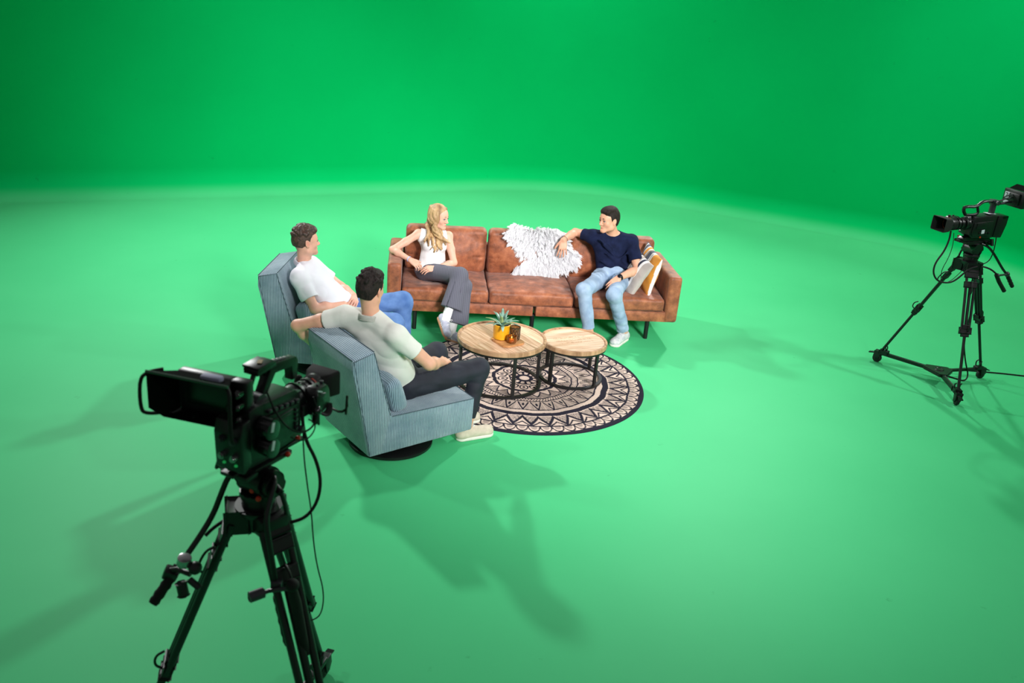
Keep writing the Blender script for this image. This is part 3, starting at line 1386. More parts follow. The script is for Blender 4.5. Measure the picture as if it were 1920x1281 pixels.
def coffee_table(loc, R, H, ang0, m, label, stamp):
    t = empty('coffee_table', (loc[0], loc[1], .010), 0, label, 'table', 'round tray coffee tables')
    H -= .010
    top = MB()
    top.lathe([(0, H - .030), (R - .02, H - .030), (R - .018, H - .012), (0, H - .012)], seg=80)
    tp = top.build('tabletop', m, t)
    rim = MB()
    rim.lathe([(R - .018, H - .040), (R - .004, H - .040), (R, H - .036), (R, H - .004), (R - .004, H), (R - .016, H), (R - .020, H - .004), (R - .021, H - .0125), (R - .018, H - .040)], seg=96)
    rim.build('rim', M_RIM, tp)
    fr = MB()
    fr.lathe([(R - .030, H - .056), (R - .006, H - .056), (R - .006, H - .041), (R - .030, H - .041), (R - .030, H - .056)], seg=80)
    fr.build('upper_ring', M_BLACK, t)
    lo = MB()
    lo.lathe([(R - .036, 0), (R - .010, 0), (R - .010, .020), (R - .036, .020), (R - .036, 0)], seg=80)
    lo.build('floor_ring', M_BLACK, t)
    for k in range(4):
        a = math.radians(ang0 + 90 * k)
        l = MB()
        r = R - .021
        l.box((r * math.cos(a), r * math.sin(a), (H - .04) / 2), (.020, .026, H - .058), rot=(0, 0, a), bev=.001, seg=1)
        l.build('leg', M_BLACK, t)
    return t


T1 = (-.084, 6.786, .366, .414)
T2 = (.518, 7.004, .285, .360)
coffee_table(T1[:2], T1[2], T1[3], 21, M_WOOD1, 'larger, taller round wooden tray table carrying the yellow plant pot', False)
coffee_table(T2[:2], T2[2], T2[3], 48, M_WOOD2, 'smaller, lower round wooden tray table with a faded stamp and nothing on it', True)

TOPZ = T1[3] - .012
# wooden board
bc = (-.035, 6.70)
mb = MB()
pts = []
hw, hd, cr = .108, .108, .038
for (sx_, sy_), a0 in (((1, 1), 0), ((-1, 1), 90), ((-1, -1), 180), ((1, -1), 270)):
    for k in range(6):
        a = math.radians(a0 + 18 * k)
        pts.append((sx_ * (hw - cr) + cr * math.cos(a), sy_ * (hd - cr) + cr * math.sin(a)))
M_BOARD = wood_mat('acacia_board', (206, 150, 96), (164, 108, 62), .5, .3)
bm = mb.bm
A = [bm.verts.new((x, y, 0)) for x, y in pts]
B = [bm.verts.new((x, y, .016)) for x, y in pts]
bm.faces.new(A[::-1])
bm.faces.new(B)
for i in range(len(A)):
    bm.faces.new((A[i], A[(i + 1) % len(A)], B[(i + 1) % len(A)], B[i]))
bmesh.ops.bevel(bm, geom=[e for e in bm.edges if len(e.link_faces) == 2 and abs(e.verts[0].co.z - e.verts[1].co.z) < 1e-5], offset=.003, segments=2, affect='EDGES')
bd = mb.build('serving_board', M_BOARD, None, loc=(bc[0], bc[1], TOPZ + .001))
bd.rotation_euler = (0, 0, math.radians(38))
tag(bd, 'small rounded wooden serving board on the larger coffee table', 'board')
BZ = TOPZ + .018
# pot with plant
pc = (-.093, 6.735)
pot = empty('potted_agave', (pc[0], pc[1], BZ), 0, 'grey-green agave succulent in a mustard yellow pot on the board', 'plant')
p = MB()
p.lathe([(0, 0), (.060, 0), (.064, .004), (.070, .118), (.072, .122), (.067, .124), (.064, .118), (.062, .095), (0, .095)], seg=56)
p.build('pot', mat('mustard_ceramic', (222, 158, 24), .42, var=.06, vscale=25), pot)
p = MB()
p.lathe([(0, .108), (.03, .107), (.063, .100), (.0625, .096), (0, .094)], seg=40)
p.build('soil', mat('dark_soil', (30, 24, 20), .95, bump=1, bscale=90), pot)
leaf_m = mat('agave_leaf', (150, 186, 172), .5, rgb2=(84, 122, 98), vscale=14)
leaf_m2 = mat('agave_leaf_yellowed', (176, 186, 136), .5, rgb2=(116, 142, 84), vscale=14)
lr = random.Random(12)
for k in range(21):
    az = k * 2.39996
    el = math.radians([12, 24, 40, 62, 80][min(4, k // 5)] + lr.uniform(-6, 6))
    L = .125 + .03 * lr.random() - .012 * (k // 5 == 4)
    bm = bmesh.new()
    rows = []
    for i in range(9):
        t = i / 8
        e = el + .35 * t * (1 if k < 10 else .5) - .15
        rr_ = L * t
        x = rr_ * math.cos(el) + .006
        z = .105 + rr_ * math.sin(el) - .02 * t * t * (1 - k / 30) + .012 * math.sin(PI * t)
        wdt = .0165 * (math.sin(PI * min(1, .28 + .62 * t ** .8)) if t < .97 else .02) + .0005
        cup = .35 * wdt
        c, s = math.cos(az), math.sin(az)
        up = Vector((-math.sin(el) * c, -math.sin(el) * s, math.cos(el)))
        mid = Vector((x * c, x * s, z))
        sd = Vector((-s, c, 0))
        rows.append([bm.verts.new(mid + sd * wdt + up * cup), bm.verts.new(mid + up * .0), bm.verts.new(mid - sd * wdt + up * cup), bm.verts.new(mid - up * .005 * (1 - t))])
    for A_, B_ in zip(rows, rows[1:]):
        for q in range(4):
            bm.faces.new((A_[q], A_[(q + 1) % 4], B_[(q + 1) % 4], B_[q]))
    bmesh.ops.recalc_face_normals(bm, faces=bm.faces)
    me = bpy.data.meshes.new('leaf')
    bm.to_mesh(me)
    bm.free()
    link('leaf', me, leaf_m if lr.random() < .7 else leaf_m2, pot)

# amber tealight holder
cc = (-.005, 6.655)
th_ = empty('tealight_holder', (cc[0], cc[1], BZ), 0, 'low amber glass tealight holder with a burning candle', 'candle')
g = MB()
g.lathe([(0, 0), (.036, 0), (.040, .004), (.043, .03), (.040, .056), (.037, .056), (.040, .03), (.036, .008), (0, .008)], seg=40)
amber = mat('amber_glass', (176, 104, 34), .08, spec=.6, trans=.75)
g.build('glass', amber, th_)
g = MB()
g.lathe([(0, .009), (.020, .009), (.0205, .026), (.019, .027), (.018, .024), (0, .0235)], seg=32)
cd = g.build('candle', mat('warm_wax', (255, 214, 150), .5, emis=((255, 170, 70), .7)), th_)
g = MB()
g.lathe([(0, .024), (.003, .028), (.0042, .034), (.002, .045), (0, .053)], seg=16)
g.build('flame', mat('candle_flame', (255, 210, 120), .5, emis=((255, 190, 90), 14)), cd)
# dark patterned glass holder behind it
hc = (.018, 6.728)
hh_ = empty('lantern_glass', (hc[0], hc[1], BZ), 0, 'tall smoky glass candle holder with dark diamond pattern behind the tealight', 'candle holder')
g = MB()
g.lathe([(0, 0), (.038, 0), (.040, .004), (.042, .108), (.039, .108), (.037, .008), (0, .008)], seg=40)
g.build('glass', mat('smoky_brown_glass', (150, 112, 74), .1, spec=.6, trans=.7), hh_)
g = MB()
for k in range(10):
    for sgn in (1, -1):
        pts_ = []
        for i in range(9):
            a = 2 * PI * k / 10 + sgn * i / 8 * 1.6
            pts_.append((.0425 * math.cos(a), .0425 * math.sin(a), .006 + .1 * i / 8))
        g.tube(pts_, .0013, 5)
g.lathe([(.041, .104), (.044, .104), (.044, .110), (.041, .110), (.041, .104)], seg=40)
g.build('lattice', M_BLACK, hh_)
# ------------------------------------------------------------------ people
M_SKIN = attr_mat('skin', .48, .4, sss=.06, var=.05, vscale=30)
M_EYE = attr_mat('eye', .15, .6)


def head_frame(c, fwd, up):
    R = frame_cols(fwd, up)

    def H(x, y, z, s=1.0):
        return V3(c) + R @ (V3((x, y, z)) * s)
    return R, H


def add_head(S, c, fwd, up, s=1.0, male=True):
    """c: centre of the skull at eye level"""
    R, H0 = head_frame(c, fwd, up)

    def H(x, y, z):
        return H0(x, y, z, s)

    def e(p, r, k=.015, op='u', RR=R):
        S.ell(H(*p), V3(r) * s, RR, k * s, op)
    e((0, -.014, .034), (.073, .092, .082))
    e((0, -.045, .01), (.064, .060, .066))
    e((0, .022, -.030), (.056, .062, .080), .03)
    e((0, .030, .030), (.060, .058, .060), .03)
    jw = .046 if male else .040
    for sx in (-1, 1):
        e((sx * jw, .006, -.062), (.020, .030, .028), .03)
        e((sx * .036, .055, -.028), (.022, .022, .022), .025)
        S.cap(H(sx * jw, .006, -.070), H(sx * .012, .066, -.098), .014 * s, .014 * s, .025)
    e((0, .068, -.096), (.022, .018, .018), .025)
    S.cap(H(-.034, .076, .020), H(.034, .076, .020), (.010 if male else .006) * s, k=.015)
    for sx in (-1, 1):
        e((sx * .031, .096, .000), (.018, .016, .013), .012, 's')
        # eyelids
        e((sx * .031, .0735, .0045), (.0165, .0142, .0115), .004)
    S.cap(H(0, .080, .012), H(0, .103, -.030), .0075 * s, .0105 * s, .012)
    e((0, .104, -.033), (.0105, .010, .009), .006)
    for sx in (-1, 1):
        e((sx * .011, .094, -.037), (.008, .010, .007), .006)
    # mouth
    S.cap(H(-.026, .071, -.0610), H(0, .0855, -.0640), .005 * s, .0065 * s, .008)
    S.cap(H(.026, .071, -.0610), H(0, .0855, -.0640), .005 * s, .0065 * s, .008)
    S.cap(H(-.018, .073, -.0725), H(.018, .073, -.0725), .007 * s, k=.010)
    e((0, .0800, -.0745), (.015, .006, .006), .006)
    e((0, .0950, -.0690), (.027, .012, .0020), .003, 's')
    # ears
    for sx in (-1, 1):
        RE = R @ np.array(Matrix.Rotation(sx * .35, 3, 'Z'))
        e((sx * .074, -.010, -.004), (.007, .019, .031), .006, 'u', RE)
        e((sx * .082, -.004, .002), (.006, .010, .016), .006, 's', RE)
        e((sx * .072, -.004, -.028), (.007, .010, .010), .006)
    return R, H


def add_hand(S, wrist, d, palm_n, side, curl=(.5, .6, .4), s=1.0, spread=.06, thumb=None):
    """d: direction wrist->knuckles, palm_n: direction the palm faces, side: +1 thumb on the (d x palm_n) side"""
    w = V3(wrist)
    d = nrm(d)
    n = V3(palm_n)
    n = nrm(n - (n @ d) * d)
    t = np.cross(d, n) * side          # thumb side
    kn = []
    for i, (off, ln) in enumerate(((.030, .083), (.010, .088), (-.011, .083), (-.030, .075))):
        k = w + d * ln * s + t * off * s - n * .004 * s
        kn.append(k)
        S.cap(w + t * off * .55 * s, k, .0135 * s, .0105 * s, .010)
    S.ell(w + d * .045 * s + n * .004 * s, (.033 * s, .046 * s, .014 * s), np.stack([t, d, n], 1), .012)
    L = ((.042, .026, .022), (.046, .030, .023), (.043, .028, .022), (.034, .021, .020))
    for i in range(4):
        a = 0.12
        p = kn[i]
        r = (.0092, .0095, .009, .008)[i] * s
        fd = nrm(d + t * spread * (1.5 - i) * 1.2)
        for j in range(3):
            a += curl[j]
            v = fd * math.cos(a) + n * math.sin(a)
            q = p + v * L[i][j] * s
            S.cap(p, q, r, r * .92, .0025)
            p = q
            r *= .92
    # thumb
    b = w + t * .022 * s + d * .018 * s + n * .006 * s
    td = nrm(d * .75 + t * .75 + n * .35) if thumb is None else nrm(thumb)
    m = b + td * .040 * s
    S.cap(b, m, .0145 * s, .0115 * s, .010)
    td2 = nrm(td + d * .5 + n * .15)
    m2 = m + td2 * .032 * s
    S.cap(m, m2, .011 * s, .010 * s, .004)
    td3 = nrm(td2 + d * .25 + n * .25)
    S.cap(m2, m2 + td3 * .024 * s, .010 * s, .008 * s, .004)
    return w + d * .09 * s


def verts_of(me):
    a = np.zeros(len(me.vertices) * 3, dtype=np.float32)
    me.vertices.foreach_get('co', a)
    return a.reshape(-1, 3).astype(np.float64)


def paint_skin(me, off, base, spots):
    V = verts_of(me) + V3(off)
    C = np.tile(np.array(lin(base)[:3]), (len(V), 1))
    for c, r, col, a, R in spots:
        q = (V - V3(c)) @ R if R is not None else (V - V3(c))
        d = np.sqrt(((q / V3(r)) ** 2).sum(1))
        w = np.clip(1.6 - d * 1.6, 0, 1)[:, None] * a
        C = C * (1 - w) + np.array(lin(col)[:3]) * w
    paint(me, C)


def eyes_brows(parent, off, R, H, iris, browc, browm, fwdmix, bthick=.0056):
    for sx in (-1, 1):
        c = H(sx * .031, .0764, .0008)
        bm = bmesh.new()
        bmesh.ops.create_uvsphere(bm, u_segments=24, v_segments=16, radius=.0125)
        me = bpy.data.meshes.new('eye')
        bm.to_mesh(me)
        bm.free()
        V = verts_of(me)
        look = nrm(R @ V3(fwdmix))
        cosv = (V @ look) / .0125
        C = np.tile(np.array(lin((196, 184, 178))[:3]), (len(V), 1))
        C[cosv > math.cos(.62)] = lin(iris)[:3]
        C[cosv > math.cos(.34)] = lin((8, 8, 8))[:3]
        paint(me, C)
        link('eye', me, M_EYE, parent, loc=tuple(c - V3(off)))
        b = MB()
        b.tube([H(sx * .014, .0885, .0225) - V3(off), H(sx * .026, .0885, .0250) - V3(off), H(sx * .039, .0795, .0228) - V3(off), H(sx * .048, .068, .0165) - V3(off)],
               lambda t: bthick * (1 - .55 * t), 8, smooth=1)
        b.build('eyebrow', browm, parent)
        b = MB()
        b.tube([H(sx * .0175, .0865, .0030) - V3(off), H(sx * .027, .0915, .0068) - V3(off), H(sx * .037, .0885, .0062) - V3(off), H(sx * .046, .0785, .0012) - V3(off)],
               .0023, 6, smooth=1)
        b.build('eyelashes', M_BROWD, parent)


class Person:
    """one continuous skin surface plus clothing meshes parented to it"""

    def __init__(s, base, label):
        s.base = V3(base)
        s.S = Shape()
        s.label = label

    def finish(s, skin, spots, h=.0055):
        me = s.S.mesh('person', h, off=s.base)
        paint_skin(me, s.base, skin, spots)
        s.o = link('person', me, M_SKIN, None, loc=tuple(s.base))
        tag(s.o, s.label, 'person')
        return s.o

    def part(s, name, S, m, h=.007, parent=None):
        return link(name, S.mesh(name, h, off=s.base), m, parent or s.o)

    def mb(s, name, mb, m, parent=None):
        """mesh builder with world coordinates"""
        for v in mb.bm.verts:
            v.co = v.co - Vector(s.base)
        return mb.build(name, m, parent or s.o)


def torso(S, J, wd, dp, k=.04, grow=0.0, belly=0.0):
    """J: pel, waist, chest, neck, ls, rs + fwd"""
    f = nrm(J['fwd'])
    a = dp / wd
    S.cap(J['pel'], J['waist'], wd[0] + grow if False else (wd * 1.02 + grow), wd * .90 + grow, k, flat=(f, a))
    S.cap(J['waist'], J['chest'], wd * .90 + grow, wd * .98 + grow, k, flat=(f, a))
    if belly:
        S.ell(J['waist'] + f * (dp * .35), (wd * .8 + grow, wd * .8 + grow, wd * .9 + grow), k=.05) if belly > 1 else None


def body_torso(S, J, wd, dp, male=True, g=0.0, k=.045):
    f = nrm(J['fwd'])
    a = dp / wd
    # pelvis is as wide as the trunk
    S.cap(J['pel'], J['waist'], wd * 1.0 + g, wd * (.90 if male else .80) + g, k, flat=(f, a))
    S.cap(J['waist'], J['chest'], wd * (.90 if male else .80) + g, wd * (1.02 if male else .88) + g, k, flat=(f, a * .98))
    rs = .058 if male else .044
    for q in ('ls', 'rs'):
        S.cap(J['chest'], J[q], wd * .55 + g, rs + g, k, flat=(f, .85))
        up = nrm(J['neck'] - J['chest'])
        S.cap(J['neck'] - up * .025, J[q], (.046 if male else .034) + g, (.044 if male else .034) + g, .03)


def shoe(P, ankle, toe, heel, up, Ms, label_sole, laces, stripes=None, w=.046):
    """builds 'shoe' > 'sole', 'laces' in world coordinates"""
    ankle, toe, heel, up = V3(ankle), V3(toe), V3(heel), nrm(up)
    d = nrm(toe - heel)
    up = nrm(up - (up @ d) * d)
    sd = np.cross(d, up)
    L = np.linalg.norm(toe - heel)
    S = Shape()
    b0 = heel + d * .040 + up * .042
    b1 = toe - d * .045 + up * .036
    S.cap(b0, b1, w * .82, w * .98, .02, flat=(up, .80))
    mid = heel + d * (.45 * L) + up * .058
    S.cap(b0 + up * .01, mid, w * .80, w * .70, .03)
    S.cap(b0 + up * .01, heel + d * .052 + up * .085, w * .78, w * .74, .03, cutb=up)
    S.cap(mid, b1, w * .66, w * .72, .03, flat=(up, .85))
    lo = np.minimum(heel, toe) - .12
    hi = np.maximum(heel, toe) + .12
    S.plane(heel + up * .014, -up, lo, hi)
    o = P.part('shoe', S, Ms[0], .0055)
    S2 = Shape()
    s0 = heel + d * .042 + up * .012
    s1 = toe - d * .046 + up * .012
    S2.cap(s0, s1, w * .92, w * 1.07, .01, flat=(up, .9))
    S2.plane(heel + up * .026, up, lo, hi)
    S2.plane(heel + up * .001, -up, lo, hi)
    P.part('sole', S2, Ms[1], .0055, o)
    mb = MB()
    for i in range(5):
        t = .40 + .085 * i
        c = heel + d * (L * t) + up * (.118 - .085 * (t - .35) * 1.6 - .002)
        hw = .022
        q = 1 if i % 2 else -1
        mb.tube([c + sd * hw - up * .012 - d * .006 * q, c + up * .002, c - sd * hw - up * .012 + d * .006 * q], .0028, 6, smooth=1)
    for q in (-1, 1):
        c = heel + d * (L * .42) + up * .108
        mb.tube([c, c + sd * .02 * q + up * .014 - d * .005, c + sd * .034 * q + up * .0, c + sd * .018 * q - up * .004 + d * .004, c], .002, 5, smooth=1)
    P.mb('laces', mb, Ms[2], o)
    if stripes is not None:
        for q in (-1, 1):
            for i in range(3):
                t = .44 + .075 * i
                mb = MB()
                a = heel + d * (L * t) + up * .026 + sd * q * w * .97
                b = heel + d * (L * t - .022) + up * .070 + sd * q * w * .66
                mb.tube([a, (a + b) / 2 + sd * q * .005, b], .0036, 6, flat=(1, .6))
                P.mb('stripe', mb, stripes, o)
    return o


def M(*a):
    return V3(a)


# ---- fabrics
M_TEE = mat('navy_cotton_jersey', (24, 32, 62), .9, spec=.15, rgb2=(16, 22, 46), vscale=20, bump=.15, bscale=300)
M_POLO = mat('white_pique_cotton', (222, 220, 228), .8, var=.02, bump=.15, bscale=350)
M_POLO4 = mat('off_white_pique_cotton', (212, 212, 204), .8, var=.02, bump=.15, bscale=350)
M_BLOUSE = mat('ivory_crinkle_cotton', (226, 222, 222), .85, var=.02, bump=.6, bscale=90, stretch=(3, 3, .6))
M_LIGHTJ = mat('light_washed_denim', (162, 182, 204), .85, rgb2=(118, 142, 170), vscale=9, bump=.2, bscale=260)
M_BLUEJ = mat('mid_blue_denim', (104, 140, 194), .85, rgb2=(66, 102, 160), vscale=9, bump=.2, bscale=260)
M_DARKJ = mat('black_denim', (30, 33, 46), .8, rgb2=(20, 22, 33), vscale=10, bump=.2, bscale=260)
M_SOLEW = mat('off_white_rubber', (224, 222, 210), .6, var=.03)
M_GUM = mat('gum_rubber', (176, 130, 94), .6, var=.05)
M_LACE = mat('white_lace', (236, 236, 234), .8, var=.02)
M_SHOEW = mat('white_trainer_mesh', (212, 212, 208), .7, rgb2=(168, 172, 178), vscale=40)
M_SHOEG = mat('pale_grey_suede', (190, 190, 204), .8, rgb2=(160, 162, 180), vscale=30)
M_SHOEB = mat('beige_canvas', (208, 196, 176), .8, rgb2=(190, 178, 158), vscale=30)
M_SOCK = mat('white_rib_sock', (240, 240, 240), .85, var=.02, bump=.4, bscale=120)
M_HAIRD = mat('dark_brown_hair', (44, 32, 28), .7, spec=.25, rgb2=(22, 16, 15), vscale=60, bump=.9, bscale=140, stretch=(1.4, 1.4, .5))
M_HAIRC = mat('brown_curly_hair', (88, 62, 50), .55, rgb2=(44, 30, 26), vscale=55, bump=1.0, bscale=90)
M_HAIRN = mat('near_black_hair', (44, 33, 30), .7, spec=.25, rgb2=(18, 14, 14), vscale=60, bump=.9, bscale=140, stretch=(1.4, 1.4, .5))
M_HAIRB = mat('dark_blond_hair', (222, 184, 132), .5, rgb2=(138, 104, 72), vscale=14, bump=.9, bscale=120, stretch=(1.2, 1.2, .3))
M_BROWD = mat('dark_brow_hair', (40, 28, 24), .8, var=.1)
M_BROWB = mat('blond_brow_hair', (130, 98, 70), .8, var=.1)
M_SILVER = mat('silver', (200, 200, 205), .25, metal=.9, var=.02)
M_WATCH = mat('black_watch', (14, 15, 18), .3, var=.1)


def stripe_trouser_mat():
    m, nt, b = new_mat('charcoal_pinstripe_wool')
    tc = nt.nodes.new('ShaderNodeTexCoord')
    sp = nt.nodes.new('ShaderNodeSeparateXYZ')
    nt.links.new(tc.outputs['Object'], sp.inputs[0])
    ad = nt.nodes.new('ShaderNodeMath')
    ad.operation = 'MULTIPLY_ADD'
    ad.inputs[1].default_value = 2 * PI / .016
    nt.links.new(sp.outputs[0], ad.inputs[0])
    ad.inputs[2].default_value = 0
    si = nt.nodes.new('ShaderNodeMath')
    si.operation = 'SINE'
    nt.links.new(ad.outputs[0], si.inputs[0])
    mr = nt.nodes.new('ShaderNodeMapRange')
    mr.inputs['From Min'].default_value = .82
    mr.inputs['From Max'].default_value = .98
    nt.links.new(si.outputs[0], mr.inputs['Value'])
    mx = nt.nodes.new('ShaderNodeMix')
    mx.data_type = 'RGBA'
    mx.inputs[6].default_value = lin((88, 88, 100))
    mx.inputs[7].default_value = lin((114, 114, 126))
    nt.links.new(mr.outputs[0], mx.inputs[0])
    nt.links.new(mx.outputs[2], b.inputs['Base Color'])
    b.inputs['Roughness'].default_value = .85
    return m


M_PIN = stripe_trouser_mat()


def short_hair(H, R, s, top=.018, side=.008, seed=1, amp=.003, freq=90, back=-.075, quiff=.0, curls=None, part=0.0):
    S = Shape()
    S.ell(H(0, -.014, .036), V3((.073 + side, .092 + side + .003, .082 + top)) * s, R, .01)
    S.ell(H(0, -.045, .012), V3((.066 + side * .8, .062 + side, .068)) * s, R, .02)
    S.ell(H(0, -.056, -.035), V3((.050, .036 + side * .5, .050)) * s, R, .03)
    if quiff:
        S.ell(H(.0 + part, .062, .088), V3((.056, .030 + quiff, .022 + quiff)) * s, R, .02)
        S.ell(H(part, .02, .105), V3((.058, .06, .022 + quiff)) * s, R, .02)
    if curls:
        rr = random.Random(seed)
        for i in range(curls):
            a = rr.uniform(0, 2 * PI)
            b = rr.uniform(.25, 1.45)
            n = (math.cos(a) * math.cos(b), math.sin(a) * math.cos(b), math.sin(b))
            if n[1] > .75 and n[2] < .35:
                continue
            r = rr.uniform(.010, .016)
            S.ell(H(n[0] * (.072 + side), -.014 + n[1] * (.094 + side), .04 + n[2] * (.078 + top)), V3((r, r, r)) * s, R, .006)
    # face opening
    S.ell(H(0, .112, -.035), V3((.088, .092, .108)) * s, R, .012, 's')
    S.ell(H(0, .085, -.10), V3((.10, .085, .11)) * s, R, .012, 's')
    for sx in (-1, 1):
        S.ell(H(sx * .085, -.004, -.012), V3((.030, .021, .034)) * s, R, .006, 's')
        S.ell(H(sx * .070, -.010, -.075), V3((.036, .05, .050)) * s, R, .012, 's')
    c = H(0, 0, back)
    S.plane(c, R @ V3((0, -.25, -1)), c - .25, c + .25)
    S.noise(freq, amp, seed)
    S.noise(freq * 2.2, amp * .5, seed + 3)
    return S


def limb(S, pts, rs, k=.02, **kw):
    S.chain([V3(p) for p in pts], rs, k, **kw)


def lerp(a, b, t):
    return V3(a) * (1 - t) + V3(b) * t


def jeans(P, m, pel, fwd, legs, wd, dp, hems, seed, fold=.004, rs=(.098, .078, .072, .056), name='jeans', hh=.007):
    S = Shape()
    a = dp / wd
    f = nrm(fwd)
    S.cap(M(*pel) + M(0, 0, .05), M(*pel) - M(0, 0, .005), wd * .97, wd * 1.05, .04, flat=(f, a * 1.02))
    for (h, k, an), hem in zip(legs, hems):
        h, k, an = V3(h), V3(k), V3(an)
        S.cap(h, k, rs[0], rs[1], .03)
        e = lerp(k, an, hem)
        d = nrm(an - k)
        S.cap(k, e, rs[2], rs[3], .03, cutb=d)
        # creases at hip and behind the knee
        th = nrm(k - h)
        for q in range(4):
            c = lerp(h, k, .12 + .09 * q)
            sd = nrm(np.cross(th, (0, 0, 1)))
            S.cap(c + M(0, 0, rs[0] * .82) + sd * .05, c + M(0, 0, rs[0] * .80) - sd * .04 + th * .04, .011, .006, .022)
    S.noise(22, fold, seed).noise(36, fold * .8, seed + 1, (.7, .7, 1.3), True).noise(120, fold * .2, seed + 2)
    return P.part(name, S, m, hh)


# ================= 1. man in the navy T-shirt, right seat of the sofa
def man_navy():
    pel = sofa_w(2.175, .37, .515)
    lh, rh = sofa_w(2.265, .36, .51), sofa_w(2.085, .36, .51)
    chest = sofa_w(2.135, .42, .80)
    waist = sofa_w(2.165, .40, .66)
    ls, rs = sofa_w(2.315, .37, .885), sofa_w(1.955, .45, .890)
    neck = sofa_w(2.133, .40, .945)
    hc = sofa_w(2.065, .345, 1.088)
    fwd = sofa_w(.02, -1, .05) - sofa_w(0, 0, 0)
    J = dict(pel=pel, waist=waist, chest=chest, neck=neck, ls=ls, rs=rs, fwd=fwd)
    le, lw = sofa_w(2.375, .21, .655), sofa_w(2.165, .075, .60)
    re, rw = sofa_w(1.80, .60, .885), sofa_w(1.665, .43, .845)
    lk, la = sofa_w(2.095, -.13, .500), sofa_w(2.262, -.015, .10)
    rk, ra = sofa_w(1.812, -.10, .520), sofa_w(1.905, -.13, .11)
    P = Person((pel[0], pel[1], 0), 'man in navy T-shirt sitting on the sofa, arm along its back')
    S = P.S
    hf = M(-.80, -.60, -.03)
    R, H = add_head(S, hc, hf, (-.06, 0, 1), 1.0)
    S.cap(H(0, -.022, -.05), neck - M(0, 0, .02), .052, .056, .03)
    body_torso(S, J, .155, .105)
    limb(S, [ls, lerp(ls, le, .5), le, lerp(le, lw, .35), lw], [.050, .048, .040, .041, .027])
    limb(S, [rs, lerp(rs, re, .5), re, lerp(re, rw, .35), rw], [.048, .044, .036, .038, .027])
    limb(S, [lh, lk, la], [.085, .058, .040])
    limb(S, [rh, rk, ra], [.085, .058, .040])
    hd = sofa_w(2.095, .03, .545) - lw
    add_hand(S, lw, hd, sofa_w(-.25, .35, -.6) - sofa_w(0, 0, 0), 1, (.35, .45, .3))
    add_hand(S, rw, sofa_w(-.05, -.25, -1) - sofa_w(0, 0, 0), sofa_w(.1, .95, -.1) - sofa_w(0, 0, 0), -1, (.15, .25, .2), spread=.12)
    spots = [(H(0, .085, -.069), (.024, .03, .010), (196, 116, 104), .6, R), (H(0, .105, -.033), (.02, .02, .02), (222, 150, 128), .4, R),
             (H(.045, .05, -.035), (.03, .04, .03), (226, 152, 130), .35, R), (H(-.045, .05, -.035), (.03, .04, .03), (226, 152, 130), .35, R)]
    o = P.finish((212, 158, 130), spots)
    eyes_brows(o, P.base, R, H, (70, 48, 34), None, M_BROWD, (.1, 1, .0))
    hr = short_hair(H, R, 1.0, .018, .006, 3, .0022, 80, quiff=.004, part=-.01)
    P.part('hair', hr, M_HAIRD, .0045)
    # T-shirt
    T = Shape()
    body_torso(T, J, .155, .105, g=.016)
    hem = pel + M(0, 0, -.01)
    for s_, e_ in ((ls, le), (rs, re)):
        t = .68 if s_ is ls else .55
        T.cap(s_, lerp(s_, e_, t), .062, .064, .03, cutb=V3(e_) - V3(s_))
    T.cap(neck - M(0, 0, .03), neck - M(0, 0, .006), .062, .062, .02, cutb=(0, 0, 1))
    T.plane(hem, (0, 0, -1), hem - .35, hem + .35)
    nk = nrm(M(-.1, -.25, 1))
    T.ell(neck + M(0, 0, .022) + nrm(fwd) * .018, (.062, .066, .040), None, .008, 's')
    for i, (x0, z0, x1, z1) in enumerate(((2.03, .82, 2.25, .62), (2.05, .74, 2.28, .60), (2.02, .66, 2.20, .56), (2.30, .80, 2.12, .62), (1.99, .87, 2.10, .78))):
        T.cap(sofa_w(x0 + .01, .294, z0 + .03), sofa_w(x1 + .01, .289, z1 + .03), .009, .006, .03)
    T.noise(17, .006, 41).noise(34, .0036, 42, (.8, .8, 1.1), True)
    P.part('t_shirt', T, M_TEE, .0065)
    jeans(P, M_LIGHTJ, pel, fwd, [(lh, lk, la), (rh, rk, ra)], .158, .12, (.95, .90), 5, fold=.0055, rs=(.094, .070, .068, .060))
    # shoes
    d1 = sofa_w(-.78, -1, 0) - sofa_w(0, 0, 0)
    d1 = nrm(d1)
    hl = M(la[0], la[1], 0) - d1 * .07
    shoe(P, la, hl + d1 * .285, hl, (0, 0, 1), (M_SHOEW, M_SOLEW, M_LACE), '', '', w=.05)
    d2 = nrm(sofa_w(-.45, -.85, 0) - sofa_w(0, 0, 0))
    hl = M(ra[0], ra[1], 0) - d2 * .07
    shoe(P, ra, hl + d2 * .285, hl, (0, 0, 1), (M_SHOEW, M_SOLEW, M_LACE), '', '', w=.05)
    # watch and bracelet
    dd = nrm(lerp(le, lw, 1) - V3(le))
    mb = MB()
    c = lerp(le, lw, .93)
    mb.cyl(c - dd * .011, c + dd * .011, .0325, .0305, 28)
    w_ = P.mb('watch', mb, M_WATCH)
    mb = MB()
    n_ = nrm(M(-.25, -.75, .6))
    mb.cyl(c + n_ * .026, c + n_ * .040, .019, .018, 24, bev=.002)
    P.mb('watch_face', mb, mat('dark_glass', (20, 24, 32), .08, spec=.8, var=.05), w_)
    dd = nrm(V3(rw) - V3(re))
    mb = MB()
    c = lerp(re, rw, .92)
    mb.lathe([(.0305, -.003), (.033, 0), (.0305, .003), (.029, 0), (.0305, -.003)], c, tuple(dd), 32)
    P.mb('bracelet', mb, M_WATCH)


